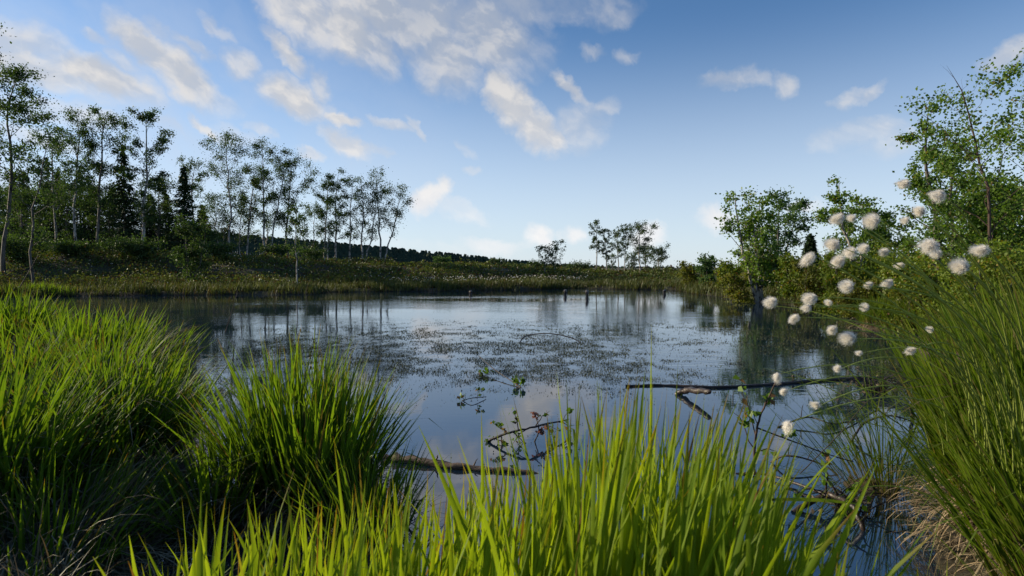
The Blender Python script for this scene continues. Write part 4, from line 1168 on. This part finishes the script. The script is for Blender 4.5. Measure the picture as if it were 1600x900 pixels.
# long bent grass blades over the right water
def trailing():
    rs = np.random.RandomState(90)
    specs = [((1500, 760, 2.0), (1330, 590, 1.9), (1190, 575, 1.9)), ((1520, 700, 2.0), (1400, 585, 1.9), (1200, 590, 1.95)), ((1500, 720, 2.0), (1400, 650, 2.0), (1260, 655, 2.1)),
             ((1480, 790, 1.9), (1400, 690, 1.9), (1255, 700, 2.0)), ((1500, 800, 1.8), (1380, 720, 1.8), (1280, 795, 1.8)), ((1560, 640, 1.7), (1350, 480, 1.6), (1200, 478, 1.5))]
    labs = ['uppermost of the long blades bent over the log', 'second long blade bent over the log, nearly parallel to the first', 'long blade bent flat above the twig heap',
            'long blade drooping under the twig heap', 'low long blade dipping to the water beside the root tangle', 'very long thin blade arching left under the cottongrass heads']
    for k, (a, b, c) in enumerate(specs):
        A, B_, C = (np.array(at(*p)) for p in (a, b, c))
        q = np.linspace(0, 1, 18)[:, None]
        pts = (1 - q) ** 2 * A + 2 * q * (1 - q) * B_ + q ** 2 * C
        w = .003 * (1 - q[:, 0] ** 3) + .0004
        g = Geo()
        up = np.array([0, 0, 1.])
        v = np.stack([pts - up * w[:, None] * .6 , pts + np.array([0, 1, 0]) * w[:, None] * .5, pts + up * w[:, None] * .6], 1).reshape(-1, 3)
        i = np.arange(17)[:, None] * 3 + np.arange(2)[None]
        g.add(v, np.stack([i, i + 1, i + 4, i + 3], -1).reshape(-1, 4), rs.rand(), np.repeat(q[:, 0], 3))
        tag(g.build('grass_blade', M['cotton_stem'], None, tuple(A)), labs[k], 'grass blade', 'long blades bent over the right water')
    # the flat blade crossing in front at the lower right
    A, C = np.array(at(1195, 781, 1.05)), np.array(at(1338, 787, 1.05))
    q = np.linspace(0, 1, 12)[:, None]; pts = A + (C - A) * q + np.array([0, 0, 1]) * np.sin(q * math.pi) * .004
    w = .0062 * np.sin(.35 + q[:, 0] * 2.7) ** .7
    v = np.stack([pts - np.array([0, .5, 1]) * w[:, None] * .5, pts, pts + np.array([0, .5, 1]) * w[:, None] * .5], 1).reshape(-1, 3)
    g = Geo(); i = np.arange(11)[:, None] * 3 + np.arange(2)[None]
    g.add(v, np.stack([i, i + 1, i + 4, i + 3], -1).reshape(-1, 4), .8, np.repeat(q[:, 0], 3))
    root = np.array([A[0] - .12, 1.1, .05]); qq = np.linspace(0, 1, 10)[:, None]
    ctl = np.array([A[0] - .10, 1.07, A[2] + .02])
    tube(g, (1 - qq) ** 2 * root + 2 * qq * (1 - qq) * ctl + qq ** 2 * A, .0022, 5)
    tag(g.build('grass_blade', M['blade_front'], None, tuple(root)), 'broad pale blade bent flat across the water at the lower right', 'grass blade')
trailing()

# ------------------------------------------------------------------ pondweed (stuff)
def pondweed():
    rs = np.random.RandomState(55)
    n = 330000
    px = rs.uniform(330, 1500, n); py = 498 + 140 * rs.beta(1.3, 1.9, n)
    r = (CAMH * F) / (py - 418)
    x, y = (px - 800) / F * r, r
    den = vnoise(x, y * .6, .7, 4) * .35 + vnoise(x, y, 2.6, 5) * .5 + vnoise(x, y * .8, 7, 6) * .75
    edge = np.interp(px, [330, 450, 600, 1000, 1100, 1480], [.25, .05, .0, .0, .1, .3])
    low = np.interp(py, [500, 515, 590, 612, 640], [.6, 0, .05, .5, .9])
    prob = np.clip(.24 + den * 1.1, .04, 1) * np.clip(1 - edge * 2.6, .05, 1) * np.clip(1 - low, 0, 1) ** 1.5
    ok = (rs.rand(n) < prob) & (shore_dist(x, y) < -.2)
    x, y = x[ok], y[ok]; n = len(x)
    g = Geo()
    pos = np.stack([x, y, rs.uniform(.001, .006, n)], -1)
    leaves(g, pos, .0105 * (y / 6) ** .5 * rs.uniform(.4, 1.7, n), rs, .6, up=3.6)
    # a few scattered bits further in
    m = 1500
    x = rs.uniform(-4.5, 4, m); y = rs.uniform(2.4, 5.5, m)
    ok = (vnoise(x, y, 2.0, 9) > .25) & (shore_dist(x, y) < -.15)
    x, y = x[ok], y[ok]; m = len(x)
    leaves(g, np.stack([x, y, rs.uniform(.002, .008, m)], -1), np.full(m, .014), rs, .6, up=2.2)
    tag(g.build('pondweed', M['pondweed']), 'dark floating pondweed fragments scattered over the middle of the pond', 'pondweed', kind='stuff')
pondweed()
